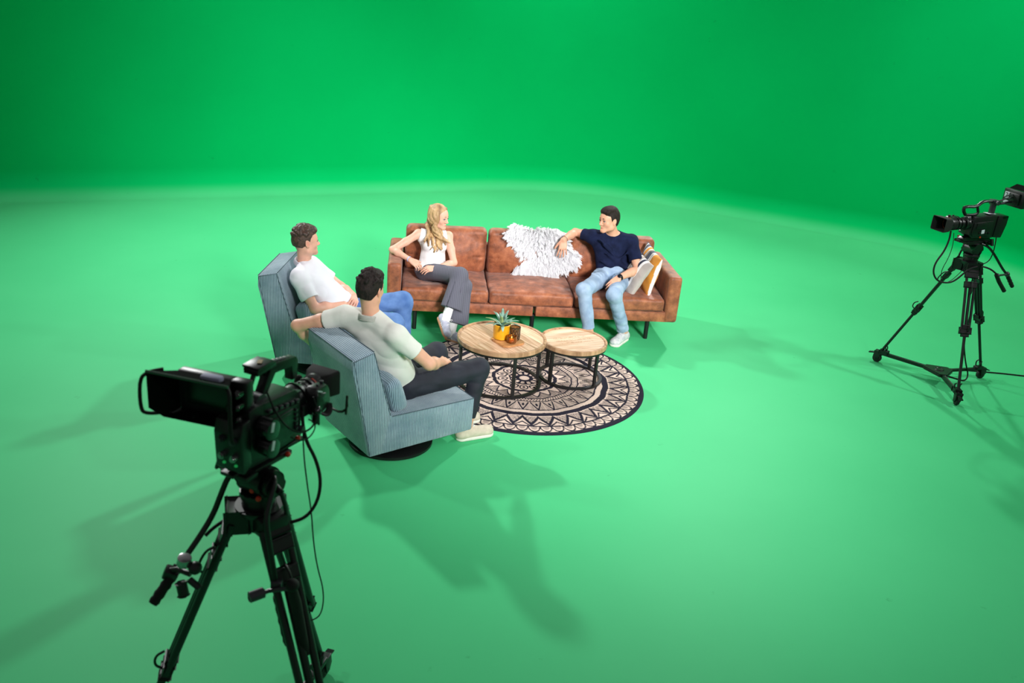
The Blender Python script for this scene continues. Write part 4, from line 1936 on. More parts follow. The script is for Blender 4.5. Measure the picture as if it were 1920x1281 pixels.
# ================= 2. woman, left seat of the sofa
def woman():
    pel = sofa_w(.415, .36, .485)
    lh, rh = sofa_w(.495, .34, .485), sofa_w(.335, .35, .485)
    waist = sofa_w(.415, .375, .61)
    chest = sofa_w(.420, .42, .735)
    ls, rs = sofa_w(.553, .45, .815), sofa_w(.272, .43, .825)
    neck = sofa_w(.425, .435, .855)
    hc = sofa_w(.455, .41, 1.008)
    fwd = sofa_w(.12, -1, .12) - sofa_w(0, 0, 0)
    J = dict(pel=pel, waist=waist, chest=chest, neck=neck, ls=ls, rs=rs, fwd=fwd)
    re, rw = sofa_w(.035, .30, .695), sofa_w(.205, .15, .650)
    le, lw = sofa_w(.615, .33, .590), sofa_w(.445, .17, .575)
    rk, ra = sofa_w(.660, -.04, .585), sofa_w(.552, -.21, .235)
    lk, la = sofa_w(.705, -.03, .480), sofa_w(.605, -.19, .095)
    P = Person((pel[0], pel[1], 0), 'woman with long blond hair and white sleeveless top sitting on the sofa')
    S = P.S
    hf = M(.90, -.44, -.10)
    s = .95
    R, H0 = add_head(S, hc, hf, (0.04, .0, 1), s, False)
    H = H0
    S.cap(H(0, -.020, -.05), neck - M(0, 0, .01), .043, .043, .03)
    body_torso(S, J, .118, .090, male=False)
    f = nrm(fwd)
    sdv = nrm(V3(ls) - V3(rs))
    for q in (-1, 1):
        S.ell(chest + f * .062 + sdv * q * .055 - M(0, 0, .01), (.052, .052, .052), k=.03)
    limb(S, [ls, lerp(ls, le, .5), le, lerp(le, lw, .3), lw], [.038, .036, .032, .033, .0215])
    limb(S, [rs, lerp(rs, re, .5), re, lerp(re, rw, .3), rw], [.038, .036, .032, .033, .0215])
    limb(S, [rh, rk, ra], [.078, .042, .031])
    limb(S, [lh, lk, la], [.078, .042, .031])
    add_hand(S, rw, sofa_w(.8, -.35, -.45) - sofa_w(0, 0, 0), sofa_w(-.1, .6, -.7) - sofa_w(0, 0, 0), 1, (.45, .7, .5), .88)
    add_hand(S, lw, sofa_w(-1, -.2, -.10) - sofa_w(0, 0, 0), sofa_w(0, .55, -.8) - sofa_w(0, 0, 0), -1, (.3, .4, .3), .88)
    spots = [(H(0, .085, -.069), (.022, .03, .010), (206, 108, 104), .75, R), (H(.04, .052, -.03), (.03, .04, .03), (236, 160, 144), .45, R), (H(-.04, .052, -.03), (.03, .04, .03), (236, 160, 144), .45, R)]
    o = P.finish((224, 174, 150), spots)
    eyes_brows(o, P.base, R, H, (70, 100, 130), None, M_BROWB, (0, 1, 0), .0042)
    # hair: cap plus long wavy locks
    T = Shape()
    T.ell(H(0, -.018, .038), V3((.084, .100, .092)) * s, R, .01)
    T.ell(H(0, -.055, -.01), V3((.078, .062, .090)) * s, R, .03)
    T.ell(H(0, .118, -.030), V3((.066, .075, .098)) * s, R, .012, 's')
    rr = random.Random(3)

    def lock(a0, z0, end, r0, n=15, wav=.016, ph=0.0):
        # from the scalp at angle a0 (0 = back, + = her left) to end
        p0 = H(.072 * math.sin(a0), -.012 - .080 * math.cos(a0), z0)
        pm = H(.098 * math.sin(a0), -.02 - .10 * math.cos(a0), -.075)
        e = V3(end)
        pts = []
        for i in range(n):
            t = i / (n - 1)
            p = (1 - t) ** 2 * p0 + 2 * t * (1 - t) * pm + t * t * e
            u = nrm(np.cross(e - p0, (0.2, -1, .1)))
            v = nrm(np.cross(e - p0, u))
            g = min(1, t * 2.2) * wav
            p = p + u * g * math.sin(t * 13 + ph) + v * g * math.cos(t * 13 + ph)
            pts.append(p)
        rs_ = [r0 * (1 - .25 * i / (n - 1)) * (1 + .12 * math.sin(i * 1.7 + ph)) * (1 if i < n - 2 else (.75 if i == n - 2 else .4)) for i in range(n)]
        T.chain(pts, rs_, .008)
    # her right side (camera left / front of chest) and left side, back
    fr = nrm(fwd)
    R_side = [(-.35, .08), (-.75, .08), (-1.15, .075), (-1.5, .07), (-1.8, .06), (-2.0, .075)]
    for i, (a, z) in enumerate(R_side):
        e = V3(chest) + fr * (.126 + .014 * (i % 2)) - sdv * (.105 - .020 * i) + M(0, 0, .045 - .024 * i + .02 * (i % 2))
        lock(a, z, e, .0195, ph=i * 1.3, wav=.021)
        lock(a + .12, z - .02, e + M(.012, -.004, -.028 + .02 * (i % 3)), .0125, ph=i * 2.1 + 1)
    L_side = [(.35, .08), (.8, .08), (1.25, .07), (1.65, .065), (1.95, .06)]
    for i, (a, z) in enumerate(L_side):
        e = V3(chest) + fr * (.122 + .012 * (i % 2)) + sdv * (.120 - .016 * i) + M(0, 0, .050 - .018 * i + .01 * (i % 2))
        lock(a, z, e, .0195, ph=i * 1.7 + 2, wav=.021)
        lock(a + .1, z - .02, e + M(.008, -.004, -.02 + .014 * (i % 3)), .0125, ph=i * 1.1 + 4)
    for i in range(4):
        e = V3(chest) - fr * .10 + sdv * (-.07 + .045 * i) + M(0, 0, .05)
        lock(-.5 + .33 * i, .05, e, .018, ph=i)
    T.noise(120, .0016, 8)
    P.part('hair', T, M_HAIRB, .0045)
    # sleeveless top with peplum hem
    T = Shape()
    body_torso(T, J, .118, .090, male=False, g=.012)
    for q in (-1, 1):
        T.ell(chest + f * .066 + sdv * q * .055 - M(0, 0, .01), (.058, .058, .058), k=.03)
    for s_, e_ in ((ls, le), (rs, re)):
        T.cap(s_, lerp(s_, e_, .02), .049, .050, .02, cutb=V3(e_) - V3(s_) + M(0, 0, .12))
    T.cap(waist - M(0, 0, .0), pel + M(0, 0, .035), .108, .162, .02, flat=(f, .86))
    T.chain([waist + M(.11 * math.cos(a), .085 * math.sin(a), .0) for a in np.linspace(0, 2 * PI, 17)], [.010] * 17, .008)
    for i in range(20):
        a = i / 20 * 2 * PI
        T.cap(waist + M(.11 * math.cos(a), .088 * math.sin(a), -.02), pel + M(.168 * math.cos(a), .145 * math.sin(a), .015), .004, .012, .014, op='s')
    T.plane(pel + M(0, 0, .030), (0, 0, -1), pel - .3, pel + .3)
    for s_, q in ((ls, 1), (rs, -1)):
        T.plane(V3(s_) - sdv * q * .008, sdv * q + M(0, 0, .25), V3(s_) - .10, V3(s_) + .10)
    T.ell(neck + M(0, 0, .03) + f * .03, (.066, .07, .068), None, .008, 's')
    T.noise(75, .0030, 51, (1.5, 1.5, .25)).noise(20, .003, 52)
    P.part('blouse', T, M_BLOUSE, .0055)
    # wide pinstripe trousers
    T = Shape()
    T.cap(pel + M(0, 0, .05), pel, .118, .135, .04, flat=(f, .82))
    T.cap(lh, lk, .088, .070, .03)
    T.cap(rh, rk, .088, .072, .03)
    dl = nrm(V3(la) - V3(lk))
    dr = nrm(V3(ra) - V3(rk))
    T.cap(rk, lerp(rk, ra, .80) + sdv * .02, .074, .105, .03, flat=(f, .80), cutb=dr)
    T.cap(lk, lerp(lk, la, .84) + sdv * .035, .070, .102, .03, flat=(f, .80), cutb=dl)
    for q in range(4):
        c = lerp(rh, rk, .25 + .18 * q) + M(0, 0, .085 - .004 * q)
        T.cap(c + M(-.06, -.03, .002), c + M(.05, .05, .002), .005, .003, .016, op='s')
    for q in range(3):
        c = lerp(rk, ra, .15) + sdv * (-.045 + .04 * q) + f * .05
        T.cap(c + f * .012, c + dr * .30 + f * .012, .004, .008, .018, op='s')
    T.noise(24, .0035, 61)
    P.part('trousers', T, M_PIN, .006)
    # socks and shoes
    mb_up = nrm(V3(rk) - V3(ra))
    T = Shape()
    T.cap(lerp(ra, rk, .30), V3(ra) - dr * -.03, .041, .041, .01)
    P.part('sock', T, M_SOCK, .0055)
    T = Shape()
    T.cap(lerp(la, lk, .26), V3(la) - dl * -.03, .041, .041, .01)
    P.part('sock', T, M_SOCK, .0055)
    # raised foot: toes drop toward the floor
    dt = nrm(sofa_w(.28, -.72, -.52) - sofa_w(0, 0, 0))
    upv = nrm(mb_up + dt * .0)
    upv = nrm(upv - (upv @ dt) * dt)
    hl = V3(ra) - upv * .085 - dt * .055
    shoe(P, ra, hl + dt * .245, hl, upv, (M_SHOEG, M_GUM, M_LACE), '', '', stripes=M_LACE, w=.040)
    dt = nrm(sofa_w(.80, -.60, 0) - sofa_w(0, 0, 0))
    hl = M(la[0], la[1], 0) - dt * .07
    shoe(P, la, hl + dt * .245, hl, (0, 0, 1), (M_SHOEG, M_GUM, M_LACE), '', '', stripes=M_LACE, w=.040)
    for (a, b, t, mm) in ((re, rw, .93, mat('pale_blue_beads', (170, 176, 214), .4, var=.1)), (le, lw, .92, M_WATCH)):
        dd = nrm(V3(b) - V3(a))
        mb = MB()
        c = lerp(a, b, t)
        mb.lathe([(.0245, -.006), (.0275, -.003), (.0275, .003), (.0245, .006), (.023, 0), (.0245, -.006)], c, tuple(dd), 28)
        P.mb('bracelet', mb, mm)


# ================= 3. man in the white polo, far armchair
def man_polo():
    def C(x, y, z):
        return chair_w(3, x, y, z)
    pel = C(.44, .31, .455)
    lh, rh = C(.47, .40, .46), C(.47, .22, .45)
    waist = C(.375, .31, .575)
    chest = C(.245, .315, .71)
    ls, rs = C(.185, .485, .790), C(.165, .135, .785)
    neck = C(.165, .315, .865)
    hc = C(.178, .300, 1.045)
    fwd = C(.85, -.02, .42) - C(0, 0, 0)
    J = dict(pel=pel, waist=waist, chest=chest, neck=neck, ls=ls, rs=rs, fwd=fwd)
    re, rw = C(.300, .080, .560), C(.505, .22, .565)
    le, lw = C(.415, .52, .610), C(.560, .37, .590)
    lk, la = C(.955, .455, .560), C(.975, .47, .10)
    rk, ra = C(.930, .180, .455), C(1.00, .16, .10)
    P = Person((pel[0], pel[1], 0), 'man in white polo shirt and blue jeans reclining in the far grey armchair')
    S = P.S
    hf = M(.86, .50, .06)
    R, H = add_head(S, hc, hf, (-.08, 0, 1), 1.0)
    S.cap(H(0, -.022, -.05), neck - M(0, 0, .02), .053, .057, .03)
    body_torso(S, J, .155, .105)
    limb(S, [ls, lerp(ls, le, .5), le, lerp(le, lw, .35), lw], [.050, .047, .040, .041, .028])
    limb(S, [rs, lerp(rs, re, .5), re, lerp(re, rw, .35), rw], [.050, .047, .040, .041, .028])
    limb(S, [lh, lk, la], [.085, .058, .040])
    limb(S, [rh, rk, ra], [.085, .058, .040])
    add_hand(S, rw, C(.65, .75, -.05) - C(0, 0, 0), C(-.6, .3, -.6) - C(0, 0, 0), 1, (.4, .5, .4))
    add_hand(S, lw, C(.2, -.95, -.1) - C(0, 0, 0), C(-.6, 0, -.8) - C(0, 0, 0), -1, (.4, .5, .4))
    spots = [(H(0, .085, -.069), (.024, .03, .010), (196, 112, 104), .6, R),
             (H(0, .055, -.095), (.062, .045, .026), (120, 84, 70), .55, R),
             (H(.072, -.01, -.005), (.02, .025, .035), (226, 128, 112), .5, R), (H(0, -.07, -.03), (.08, .05, .05), (150, 112, 96), .5, R)]
    o = P.finish((224, 168, 146), spots)
    eyes_brows(o, P.base, R, H, (80, 60, 40), None, M_BROWD, (0, 1, 0))
    P.part('hair', short_hair(H, R, 1.0, .020, .004, 6, .003, 95, back=-.052, quiff=.004, curls=120), M_HAIRC, .0045)
    T = Shape()
    body_torso(T, J, .155, .105, g=.018)
    T.ell(lerp(waist, pel, .3) + nrm(fwd) * .05, (.12, .12, .10), k=.05)
    T.cap(rs, lerp(rs, re, .66), .064, .066, .03, cutb=V3(re) - V3(rs))
    T.cap(ls, lerp(ls, le, .66), .064, .066, .03, cutb=V3(le) - V3(ls))
    hem = pel + nrm(pel - waist) * .03
    T.plane(hem, nrm(pel - waist) + M(.3, 0, -.6), hem - .3, hem + .3)
    T.noise(18, .006, 71).noise(34, .0040, 72, (1.2, .4, 1.2), True).noise(46, .002, 73)
    sh = P.part('polo_shirt', T, M_POLO, .0065)
    collar(P, sh, neck, nrm(H(0, 0, 0) - neck), fwd, M_POLO)
    jeans(P, M_BLUEJ, pel, M(0, 0, 1), [(lh, lk, la), (rh, rk, ra)], .145, .115, (.88, .88), 9, rs=(.098, .080, .076, .062))
    for k_, a_, dv in ((lk, la, (1, .15, 0)), (rk, ra, (1, -.10, 0))):
        d = nrm(dv)
        hl = M(a_[0], a_[1], 0) - d * .07
        shoe(P, a_, hl + d * .28, hl, (0, 0, 1), (M_SHOEW, M_SOLEW, M_LACE), '', '', w=.048)


def collar(P, parent, neck, up, fwd, m, r=.066):
    """stand-up ring and folded polo collar with two points"""
    up = nrm(up)
    f = nrm(V3(fwd) - (V3(fwd) @ up) * up)
    sd = np.cross(f, up)
    bm = bmesh.new()
    rows = []
    n = 40
    for i in range(n + 1):
        a = .16 + (2 * PI - .32) * i / n
        dr = f * math.cos(a) + sd * math.sin(a)
        front = max(0, math.cos(a)) ** 2
        c = V3(neck) - up * (.030 + .022 * math.cos(a))
        prof = [(.97, .0), (.99, .034), (1.04, .038), (1.10 + .04 * front, .030 - .010 * front), (1.22 + .10 * front, .006 - .028 * front), (1.19 + .08 * front, .001 - .026 * front)]
        rows.append([bm.verts.new(c + dr * r * q[0] + up * q[1] - f * (.010 if math.cos(a) < 0 else 0)) for q in prof])
    for A, B in zip(rows, rows[1:]):
        for k in range(len(A) - 1):
            bm.faces.new((A[k], A[k + 1], B[k + 1], B[k]))
    bmesh.ops.solidify(bm, geom=bm.faces[:], thickness=.003)
    for v in bm.verts:
        v.co = v.co - Vector(P.base)
    bmesh.ops.recalc_face_normals(bm, faces=bm.faces)
    me = bpy.data.meshes.new('collar')
    bm.to_mesh(me)
    bm.free()
    return link('collar', me, m, parent)


# ================= 4. man in the off-white polo, near armchair, seen from behind
def man_back():
    def C(x, y, z):
        return chair_w(4, x, y, z)
    pel = C(.40, .315, .455)
    lh, rh = C(.43, .405, .455), C(.43, .225, .455)
    waist = C(.325, .305, .60)
    chest = C(.235, .290, .80)
    ls, rs = C(.075, .500, .922), C(.245, .115, .895)
    neck = C(.170, .305, .985)
    hc = C(.165, .320, 1.162)
    fwd = C(.93, .30, .18) - C(0, 0, 0)
    J = dict(pel=pel, waist=waist, chest=chest, neck=neck, ls=ls, rs=rs, fwd=fwd)
    re, rw = C(.455, .02, .685), C(.66, .17, .60)
    le, lw = C(-.158, .735, .812), C(.005, .765, .610)
    rk, ra = C(.955, .125, .510), C(.835, .068, .11)
    lk, la = C(.850, .52, .510), C(.865, .27, .122)
    P = Person((pel[0], pel[1], 0), 'man in off-white polo and black jeans seen from behind, arm hooked over the near armchair')
    S = P.S
    hf = M(.42, .90, -.05)
    R, H = add_head(S, hc, hf, (0.02, .02, 1), 1.0)
    S.cap(H(0, -.022, -.05), neck - M(0, 0, .02), .055, .060, .03)
    body_torso(S, J, .158, .108)
    limb(S, [ls, lerp(ls, le, .5), le, lerp(le, lw, .35), lw], [.052, .050, .041, .042, .028])
    limb(S, [rs, lerp(rs, re, .5), re, lerp(re, rw, .35), rw], [.052, .050, .042, .043, .028])
    limb(S, [lh, lk, la], [.088, .060, .042])
    limb(S, [rh, rk, ra], [.088, .060, .042])
    add_hand(S, rw, C(.75, .55, -.15) - C(0, 0, 0), C(-.2, .2, -1) - C(0, 0, 0), 1, (.25, .4, .3))
    add_hand(S, lw, C(.35, -.05, -.9) - C(0, 0, 0), C(.0, -1, 0) - C(0, 0, 0), 1, (.2, .3, .3))
    spots = [(H(0, .085, -.069), (.024, .03, .010), (190, 108, 98), .6, R), (H(.074, -.01, -.005), (.02, .025, .035), (220, 120, 104), .5, R),
             (H(0, .055, -.09), (.062, .05, .03), (130, 92, 78), .5, R)]
    o = P.finish((214, 160, 134), spots)
    eyes_brows(o, P.base, R, H, (60, 44, 34), None, M_BROWD, (0, 1, 0))
    P.part('hair', short_hair(H, R, 1.0, .021, .0065, 12, .0034, 85, back=-.072, quiff=.006, curls=70), M_HAIRN, .0045)
    T = Shape()
    body_torso(T, J, .158, .108, g=.018)
    T.cap(rs, lerp(rs, re, .60), .066, .070, .03, cutb=V3(re) - V3(rs))
    T.cap(ls, lerp(ls, le, .40), .066, .070, .03, cutb=V3(le) - V3(ls))
    hem = pel + M(0, 0, -.015)
    T.plane(hem, (.15, .1, -1), hem - .32, hem + .32)
    b = nrm(fwd)
    sdv = nrm(V3(rs) - V3(ls))
    T.noise(16, .007, 81).noise(32, .0042, 82, (.6, .6, 1.4), True).noise(48, .0022, 83)
    sh = P.part('polo_shirt', T, M_POLO4, .0065)
    collar(P, sh, neck, nrm(H(0, -.02, 0) - neck), fwd, M_POLO4, .068)
    jeans(P, M_DARKJ, pel, fwd, [(lh, lk, la), (rh, rk, ra)], .150, .12, (.86, .86), 13, rs=(.100, .078, .072, .056))
    for a_, dv in ((ra, C(.95, -.14, 0) - C(0, 0, 0)), (la, C(.95, -.10, 0) - C(0, 0, 0))):
        d = nrm(dv)
        hl = M(a_[0], a_[1], 0) - d * .075
        if a_ is la:
            hl = hl + M(0, 0, .013)
        shoe(P, a_, hl + d * .29, hl, (0, 0, 1), (M_SHOEB, M_SOLEW, M_LACE), '', '', w=.050)


man_navy()
woman()
man_polo()
man_back()
# ------------------------------------------------------------------ broadcast cameras, tripods, dollies
M_CAMB = mat('camera_black_paint', (20, 21, 23), .38, rgb2=(13, 14, 15), vscale=12, bump=.1, bscale=300)
M_CAMG = mat('camera_dark_grey_panel', (52, 52, 58), .4, var=.1)
M_GLASSB = mat('dark_coated_glass', (6, 8, 12), .04, spec=.9, var=.05)
M_RED = mat('red_plastic', (206, 52, 24), .4, var=.05)
M_STICK = mat('white_sticker', (222, 224, 236), .6, var=.02)
M_TAPE = mat('pale_lilac_tape', (166, 168, 196), .7, var=.03)
M_CHROME = mat('brushed_metal', (170, 170, 172), .25, metal=.9, var=.05)
M_ORNG = mat('orange_lens_ring', (206, 110, 50), .4, var=.05)
M_SCREEN = mat('switched_off_screen', (6, 10, 9), .3, spec=.6, var=.05)
M_GLINT = mat('green_connector_glint', (60, 200, 110), .4, emis=((40, 200, 100), .25))  # faint glow stands in for green glints on the connectors
M_TRI = mat('tripod_black_metal', (18, 18, 20), .4, rgb2=(12, 12, 13), vscale=14)
M_HOOD = mat('matt_black_hood_cloth', (15, 17, 16), .9, spec=.1, var=.1)
M_WHEEL = mat('wheel_rubber', (20, 20, 21), .6, var=.1)


def broadcast_camera(loc, az, label, variant):
    t = empty('broadcast_camera', loc, math.radians(az), label, 'camera')
    left = variant == 'left'
    # body shell
    b = MB()
    b.prism([(-.125, .030), (.115, .030), (.150, .055), (.150, .185), (.120, .215), (-.090, .232), (-.125, .225)], -.052, .052, bev=.006)
    body = b.build('body', M_CAMB, t)
    p = MB()
    p.prism([(-.085, .050), (.120, .050), (.135, .075), (.132, .165), (-.085, .182)], -.064, -.050, bev=.004)
    p.box((.02, -.066, .115), (.13, .006, .085), bev=.002)
    p.box((.02, -.069, .115), (.105, .004, .064), bev=.002)
    p.build('side_panel', M_CAMB, body)
    p = MB()
    p.prism([(-.085, .050), (.120, .050), (.135, .075), (.132, .165), (-.085, .182)], .050, .060, bev=.004)
    for k in range(4):
        p.box((-.06 + .035 * k, .062, .075), (.024, .006, .018), bev=.002)
    p.box((.045, .062, .14), (.11, .006, .05), bev=.002)
    p.build('side_panel', M_CAMB, body)
    p = MB()
    p.box((.045, -.040, .207), (.22, .022, .012), rot=(0, .13, 0), bev=.002)
    for k in range(6):
        p.box((-.03 + .03 * k, -.058, .192 - .004 * k), (.018, .012, .012), bev=.002)
    p.build('control_strip', M_CAMG, body)
    p = MB()
    for k in range(5):
        p.cyl((.10 - .0 * k, -.066, .075 + .018 * k), (.10, -.074, .075 + .018 * k), .006, seg=12)
    p.cyl((.125, -.06, .06), (.125, -.082, .06), .013, seg=20, bev=.002)
    p.build('switches', M_CAMG, body)
    # rear adapter with connectors
    XR = -.172 if left else -.222
    r = MB()
    r.prism([(-.125, .03), (-.160, .005), (-.172, .012), (-.178, .15), (-.165, .195), (-.125, .20)] if left else
            [(-.125, .035), (-.215, .030), (-.222, .045), (-.245, .15), (-.245, .225), (-.125, .225)], -.058, .058, bev=.006)
    ra = r.build('rear_adapter', M_CAMB, t)
    for k in range(2):
        for j in range(2):
            c = MB()
            y = -.03 + .05 * k
            z = .07 + .062 * j
            c.cyl((XR, y, z), (XR - .018, y, z), .013, seg=20, bev=.002)
            c.cyl((XR - .014, y, z), (XR - .024, y, z), .009, seg=16)
            c.build('connector', M_CAMG if j else M_CHROME, ra)
    for k in range(2):
        c = MB()
        c.ball((XR - .003, -.032 + .05 * k, .040), .0065, (1, 1, .8), 12)
        c.build('connector_glint', M_GLINT, ra)
    # top handle
    h = MB()
    if left:
        h.prism([(-.02, .232), (.012, .232), (.052, .300), (.150, .292), (.146, .232), (.176, .232), (.182, .300), (.172, .318), (.060, .332), (.035, .326)], -.018, .018, bev=.004)
    else:
        h.tube([(.20, 0, .225), (.235, 0, .262), (.232, 0, .298), (.10, 0, .292), (.045, 0, .338), (-.02, 0, .345), (-.09, 0, .340)], .013, 12, flat=(1.25, 1), smooth=1)
        h.tube([(.20, 0, .225), (.12, 0, .222), (.055, 0, .235), (.085, 0, .290)], .012, 12, smooth=1)
    hd = h.build('top_handle', M_CAMB, t)
    for k in range(5 if left else 3):
        g = MB()
        g.box((.075 + .020 * k if left else .12 + .03 * k, 0, (.332 - .0035 * k) if left else .306), (.012, .022, .005), bev=.001)
        g.build('handle_button', M_CAMG, hd)
    s = MB()
    if left:
        s.box((.005, .008, .330), (.100, .062, .022), rot=(0, -.06, 0), bev=.004)
        s.box((-.005, .008, .345), (.080, .070, .010), rot=(0, -.06, 0), bev=.003)
        s.box((.028, .008, .300), (.024, .030, .06), bev=.003)
        s.box((-.035, .008, .298), (.014, .014, .070), rot=(0, .5, 0), bev=.003)
        s.build('accessory_shoe', M_CAMB, t)
        s = MB()
        s.box((.0, .004, .352), (.030, .016, .002), rot=(0, 0, .5))
        s.build('sticker', mat('buff_label', (170, 150, 110), .7, var=.05), hd)
    # front lens mount (built on its own matrix so that both lens lengths share the code)
    KX = .64 if left else 1.0
    KY = .84 if left else 1.0
    n_before = len(bpy.data.objects)
    before = set(bpy.data.objects[:])
    zc = .148
    m = MB()
    m.cyl((.145, 0, zc), (.185, 0, zc), .050, seg=36, bev=.003)
    m.cyl((.180, 0, zc), (.205, 0, zc), .056, seg=36, bev=.003)
    m.box((.175, -.045, zc - .035), (.05, .03, .05), bev=.006)
    m.build('lens_mount', M_CAMB, t)
    l = MB()
    l.cyl((.20, 0, zc), (.300, 0, zc), .043, .048, 40, bev=.003)
    l.cyl((.235, 0, zc), (.250, 0, zc), .052, seg=40, bev=.002)
    l.cyl((.275, 0, zc), (.290, 0, zc), .055, seg=40, bev=.002)
    l.cyl((.300, 0, zc), (.365, 0, zc), .052, .056, 40, bev=.003)
    lens = l.build('lens_barrel', M_CAMB, t)
    g = MB()
    for k in range(40):
        a = 2 * PI * k / 40
        g.box((.332, .0535 * math.cos(a), zc + .0535 * math.sin(a)), (.040, .0045, .006), rot=(a + PI / 2, 0, 0))
    g.build('grip_ring', M_RUB, lens)
    g = MB()
    g.lathe([(.0535, 0), (.0545, .001), (.0545, .004), (.0535, .005)], (.366, 0, zc), (1, 0, 0), 48)
    g.build('orange_ring', M_ORNG, lens)
    g = MB()
    for k in range(4):
        a = 1.9 + .13 * k
        g.box((.305, .0555 * math.cos(a), zc + .0555 * math.sin(a)), (.010, .005, .002), rot=(a + PI / 2, 0, 0))
    g.build('scale_marks', M_RED, lens)
    g = MB()
    g.lathe([(0, 0), (.03, .004), (.047, 0)], (.372, 0, zc), (1, 0, 0), 40)
    g.build('front_glass', M_GLASSB, lens)
    # servo hand grip on the camera right side
    z = MB()
    z.prism([(.185, .085), (.330, .080), (.345, .105), (.335, .165), (.310, .195), (.210, .200), (.185, .170)], -.098, -.040, bev=.012)
    zg = z.build('servo_grip', M_CAMB, t)
    z = MB()
    z.box((.262, -.100, .155), (.055, .006, .022), rot=(0, .2, 0), bev=.003)
    z.cyl((.30, -.07, .195), (.30, -.07, .207), .010, seg=16, bev=.002)
    z.cyl((.25, -.075, .198), (.25, -.075, .206), .007, seg=14)
    z.build('zoom_rocker', M_CAMG, zg)
    z = MB()
    z.tube([(.22, -.085, .10), (.235, -.110, .075), (.265, -.118, .066), (.30, -.115, .078), (.32, -.10, .10)], .010, 10, flat=(1.6, .5), smooth=2)
    z.build('hand_strap', M_RUB, zg)
    if left:
        z = MB()
        z.box((.225, -.105, .185), (.045, .003, .006), rot=(0, .35, 0))
        z.build('marking', M_STICK, zg)
        z = MB()
        z.cyl((.20, -.085, .06), (.20, -.085, .10), .019, seg=20, bev=.004)
        z.ball((.195, -.09, .112), .020)
        z.build('focus_servo', mat('polished_black', (12, 12, 13), .12, spec=.8, var=.05), zg)
        z = MB()
        z.tube([(.33, -.10, .075), (.36, -.14, .05), (.375, -.17, .075), (.385, -.16, .12)], .007, 8, flat=(2, .7), smooth=1)
        z.box((.375, -.165, .09), (.02, .012, .09), rot=(0, .3, .3), bev=.004)
        z.build('thumb_rest', M_CAMB, zg)
    # rectangular rubber hood
    hb = bmesh.new()
    ringv = []
    spec = [(.352, .050, .046, .045), (.385, .062, .052, .020), (.405, .070, .056, .014), (.470, .078, .060, .012), (.470, .073, .055, .010), (.41, .062, .048, .012), (.380, .052, .044, .020)]
    for (x, hy, hz, rc) in spec:
        ring = []
        for (sy_, sz_, a0) in ((1, 1, 0), (-1, 1, 90), (-1, -1, 180), (1, -1, 270)):
            for k in range(5):
                a = math.radians(a0 + 22.5 * k)
                ring.append(hb.verts.new((x, sy_ * max(0, hy - rc) + rc * math.cos(a), zc + sz_ * max(0, hz - rc) + rc * math.sin(a))))
        ringv.append(ring)
    for A_, B_ in zip(ringv, ringv[1:]):
        for k in range(len(A_)):
            hb.faces.new((A_[k], A_[(k + 1) % len(A_)], B_[(k + 1) % len(A_)], B_[k]))
    hbm = MB()
    hbm.bm.free()
    hbm.bm = hb
    hbm.build('lens_hood', M_RUB, t)
    if left:   # flag of the hood swung down on the far side
        f = MB()
        f.ball((.355, .085, .135), .040, (.9, .5, 1.1))
        f.build('lens_cap', M_RUB, t)
    for o_ in set(bpy.data.objects[:]) - before:
        for v_ in o_.data.vertices:
            if v_.co.x > .20:
                v_.co.x = .20 + (v_.co.x - .20) * KX
            if v_.co.x > .20:
                v_.co.y *= KY
                v_.co.z = zc + (v_.co.z - zc) * KY
    # shoulder pad + wedge plate
    w_ = MB()
    w_.prism([(-.13, .0), (.17, .0), (.19, .014), (.16, .032), (-.12, .032)], -.034, .034, bev=.003)
    w_.box((.02, 0, .004), (.36, .044, .010), bev=.002)
    w_.build('wedge_plate', M_CAMB, t)
    # round wheels / shoulder pad stack on the right side
    if left:
        for (x, z_, r_) in ((-.075, .155, .036), (-.075, .085, .034)):
            q = MB()
            q.cyl((x, -.06, z_), (x, -.112, z_), r_, seg=32, bev=.006)
            k_ = q.build('audio_dial', mat('satin_black', (16, 16, 18), .2, spec=.7, var=.05), t)
            q = MB()
            q.box((x - .006, -.1125, z_ + .012), (.014, .002, .034), rot=(0, .25, 0), bev=.0005)
            q.build('sticker', M_STICK, k_)
        # EVF arm
        a = MB()
        a.cyl((-.02, .045, .20), (-.02, .12, .20), .024, seg=28, bev=.003)
        a.cyl((-.035, .02, .22), (-.035, -.03, .22), .030, seg=28, bev=.004)
        a.cyl((-.02, .115, .20), (-.02, .165, .19), .018, seg=24, bev=.003)
        a.box((-.02, .0, .205), (.05, .07, .05), bev=.008)
        a.build('viewfinder_arm', M_CAMG, t)
    else:
        a = MB()
        a.cyl((-.09, 0, .225), (-.09, 0, .315), .026, seg=24, bev=.003)
        a.box((-.09, 0, .335), (.06, .055, .045), bev=.006)
        a.cyl((-.09, -.04, .335), (-.09, .05, .335), .020, seg=20, bev=.003)
        a.tube([(-.10, .02, .325), (-.16, .03, .33), (-.26, .03, .345)], .011, 10)
        a.tube([(-.10, .035, .35), (-.17, .04, .375), (-.27, .045, .39)], .007, 8)
        a.tube([(-.14, .035, .385), (-.20, .035, .405), (-.26, .04, .41)], .006, 8)
        a.build('viewfinder_arm', M_CAMG, t)
        for c, s_, rt in (((-.075, .0, .237), (.085, .062, .003), (0, -.02, 0)), ((.02, .067, .09), (.034, .003, .034), (0, .15, 0))):
            q = MB()
            q.box(c, s_, rot=rt, bev=.0008)
            q.build('sticker', M_STICK, t, smooth=False)
        q = MB()
        q.cyl((.03, .06, .04), (.03, .064, .04), .008, seg=16)
        q.build('record_light', M_RED, t)
    return t


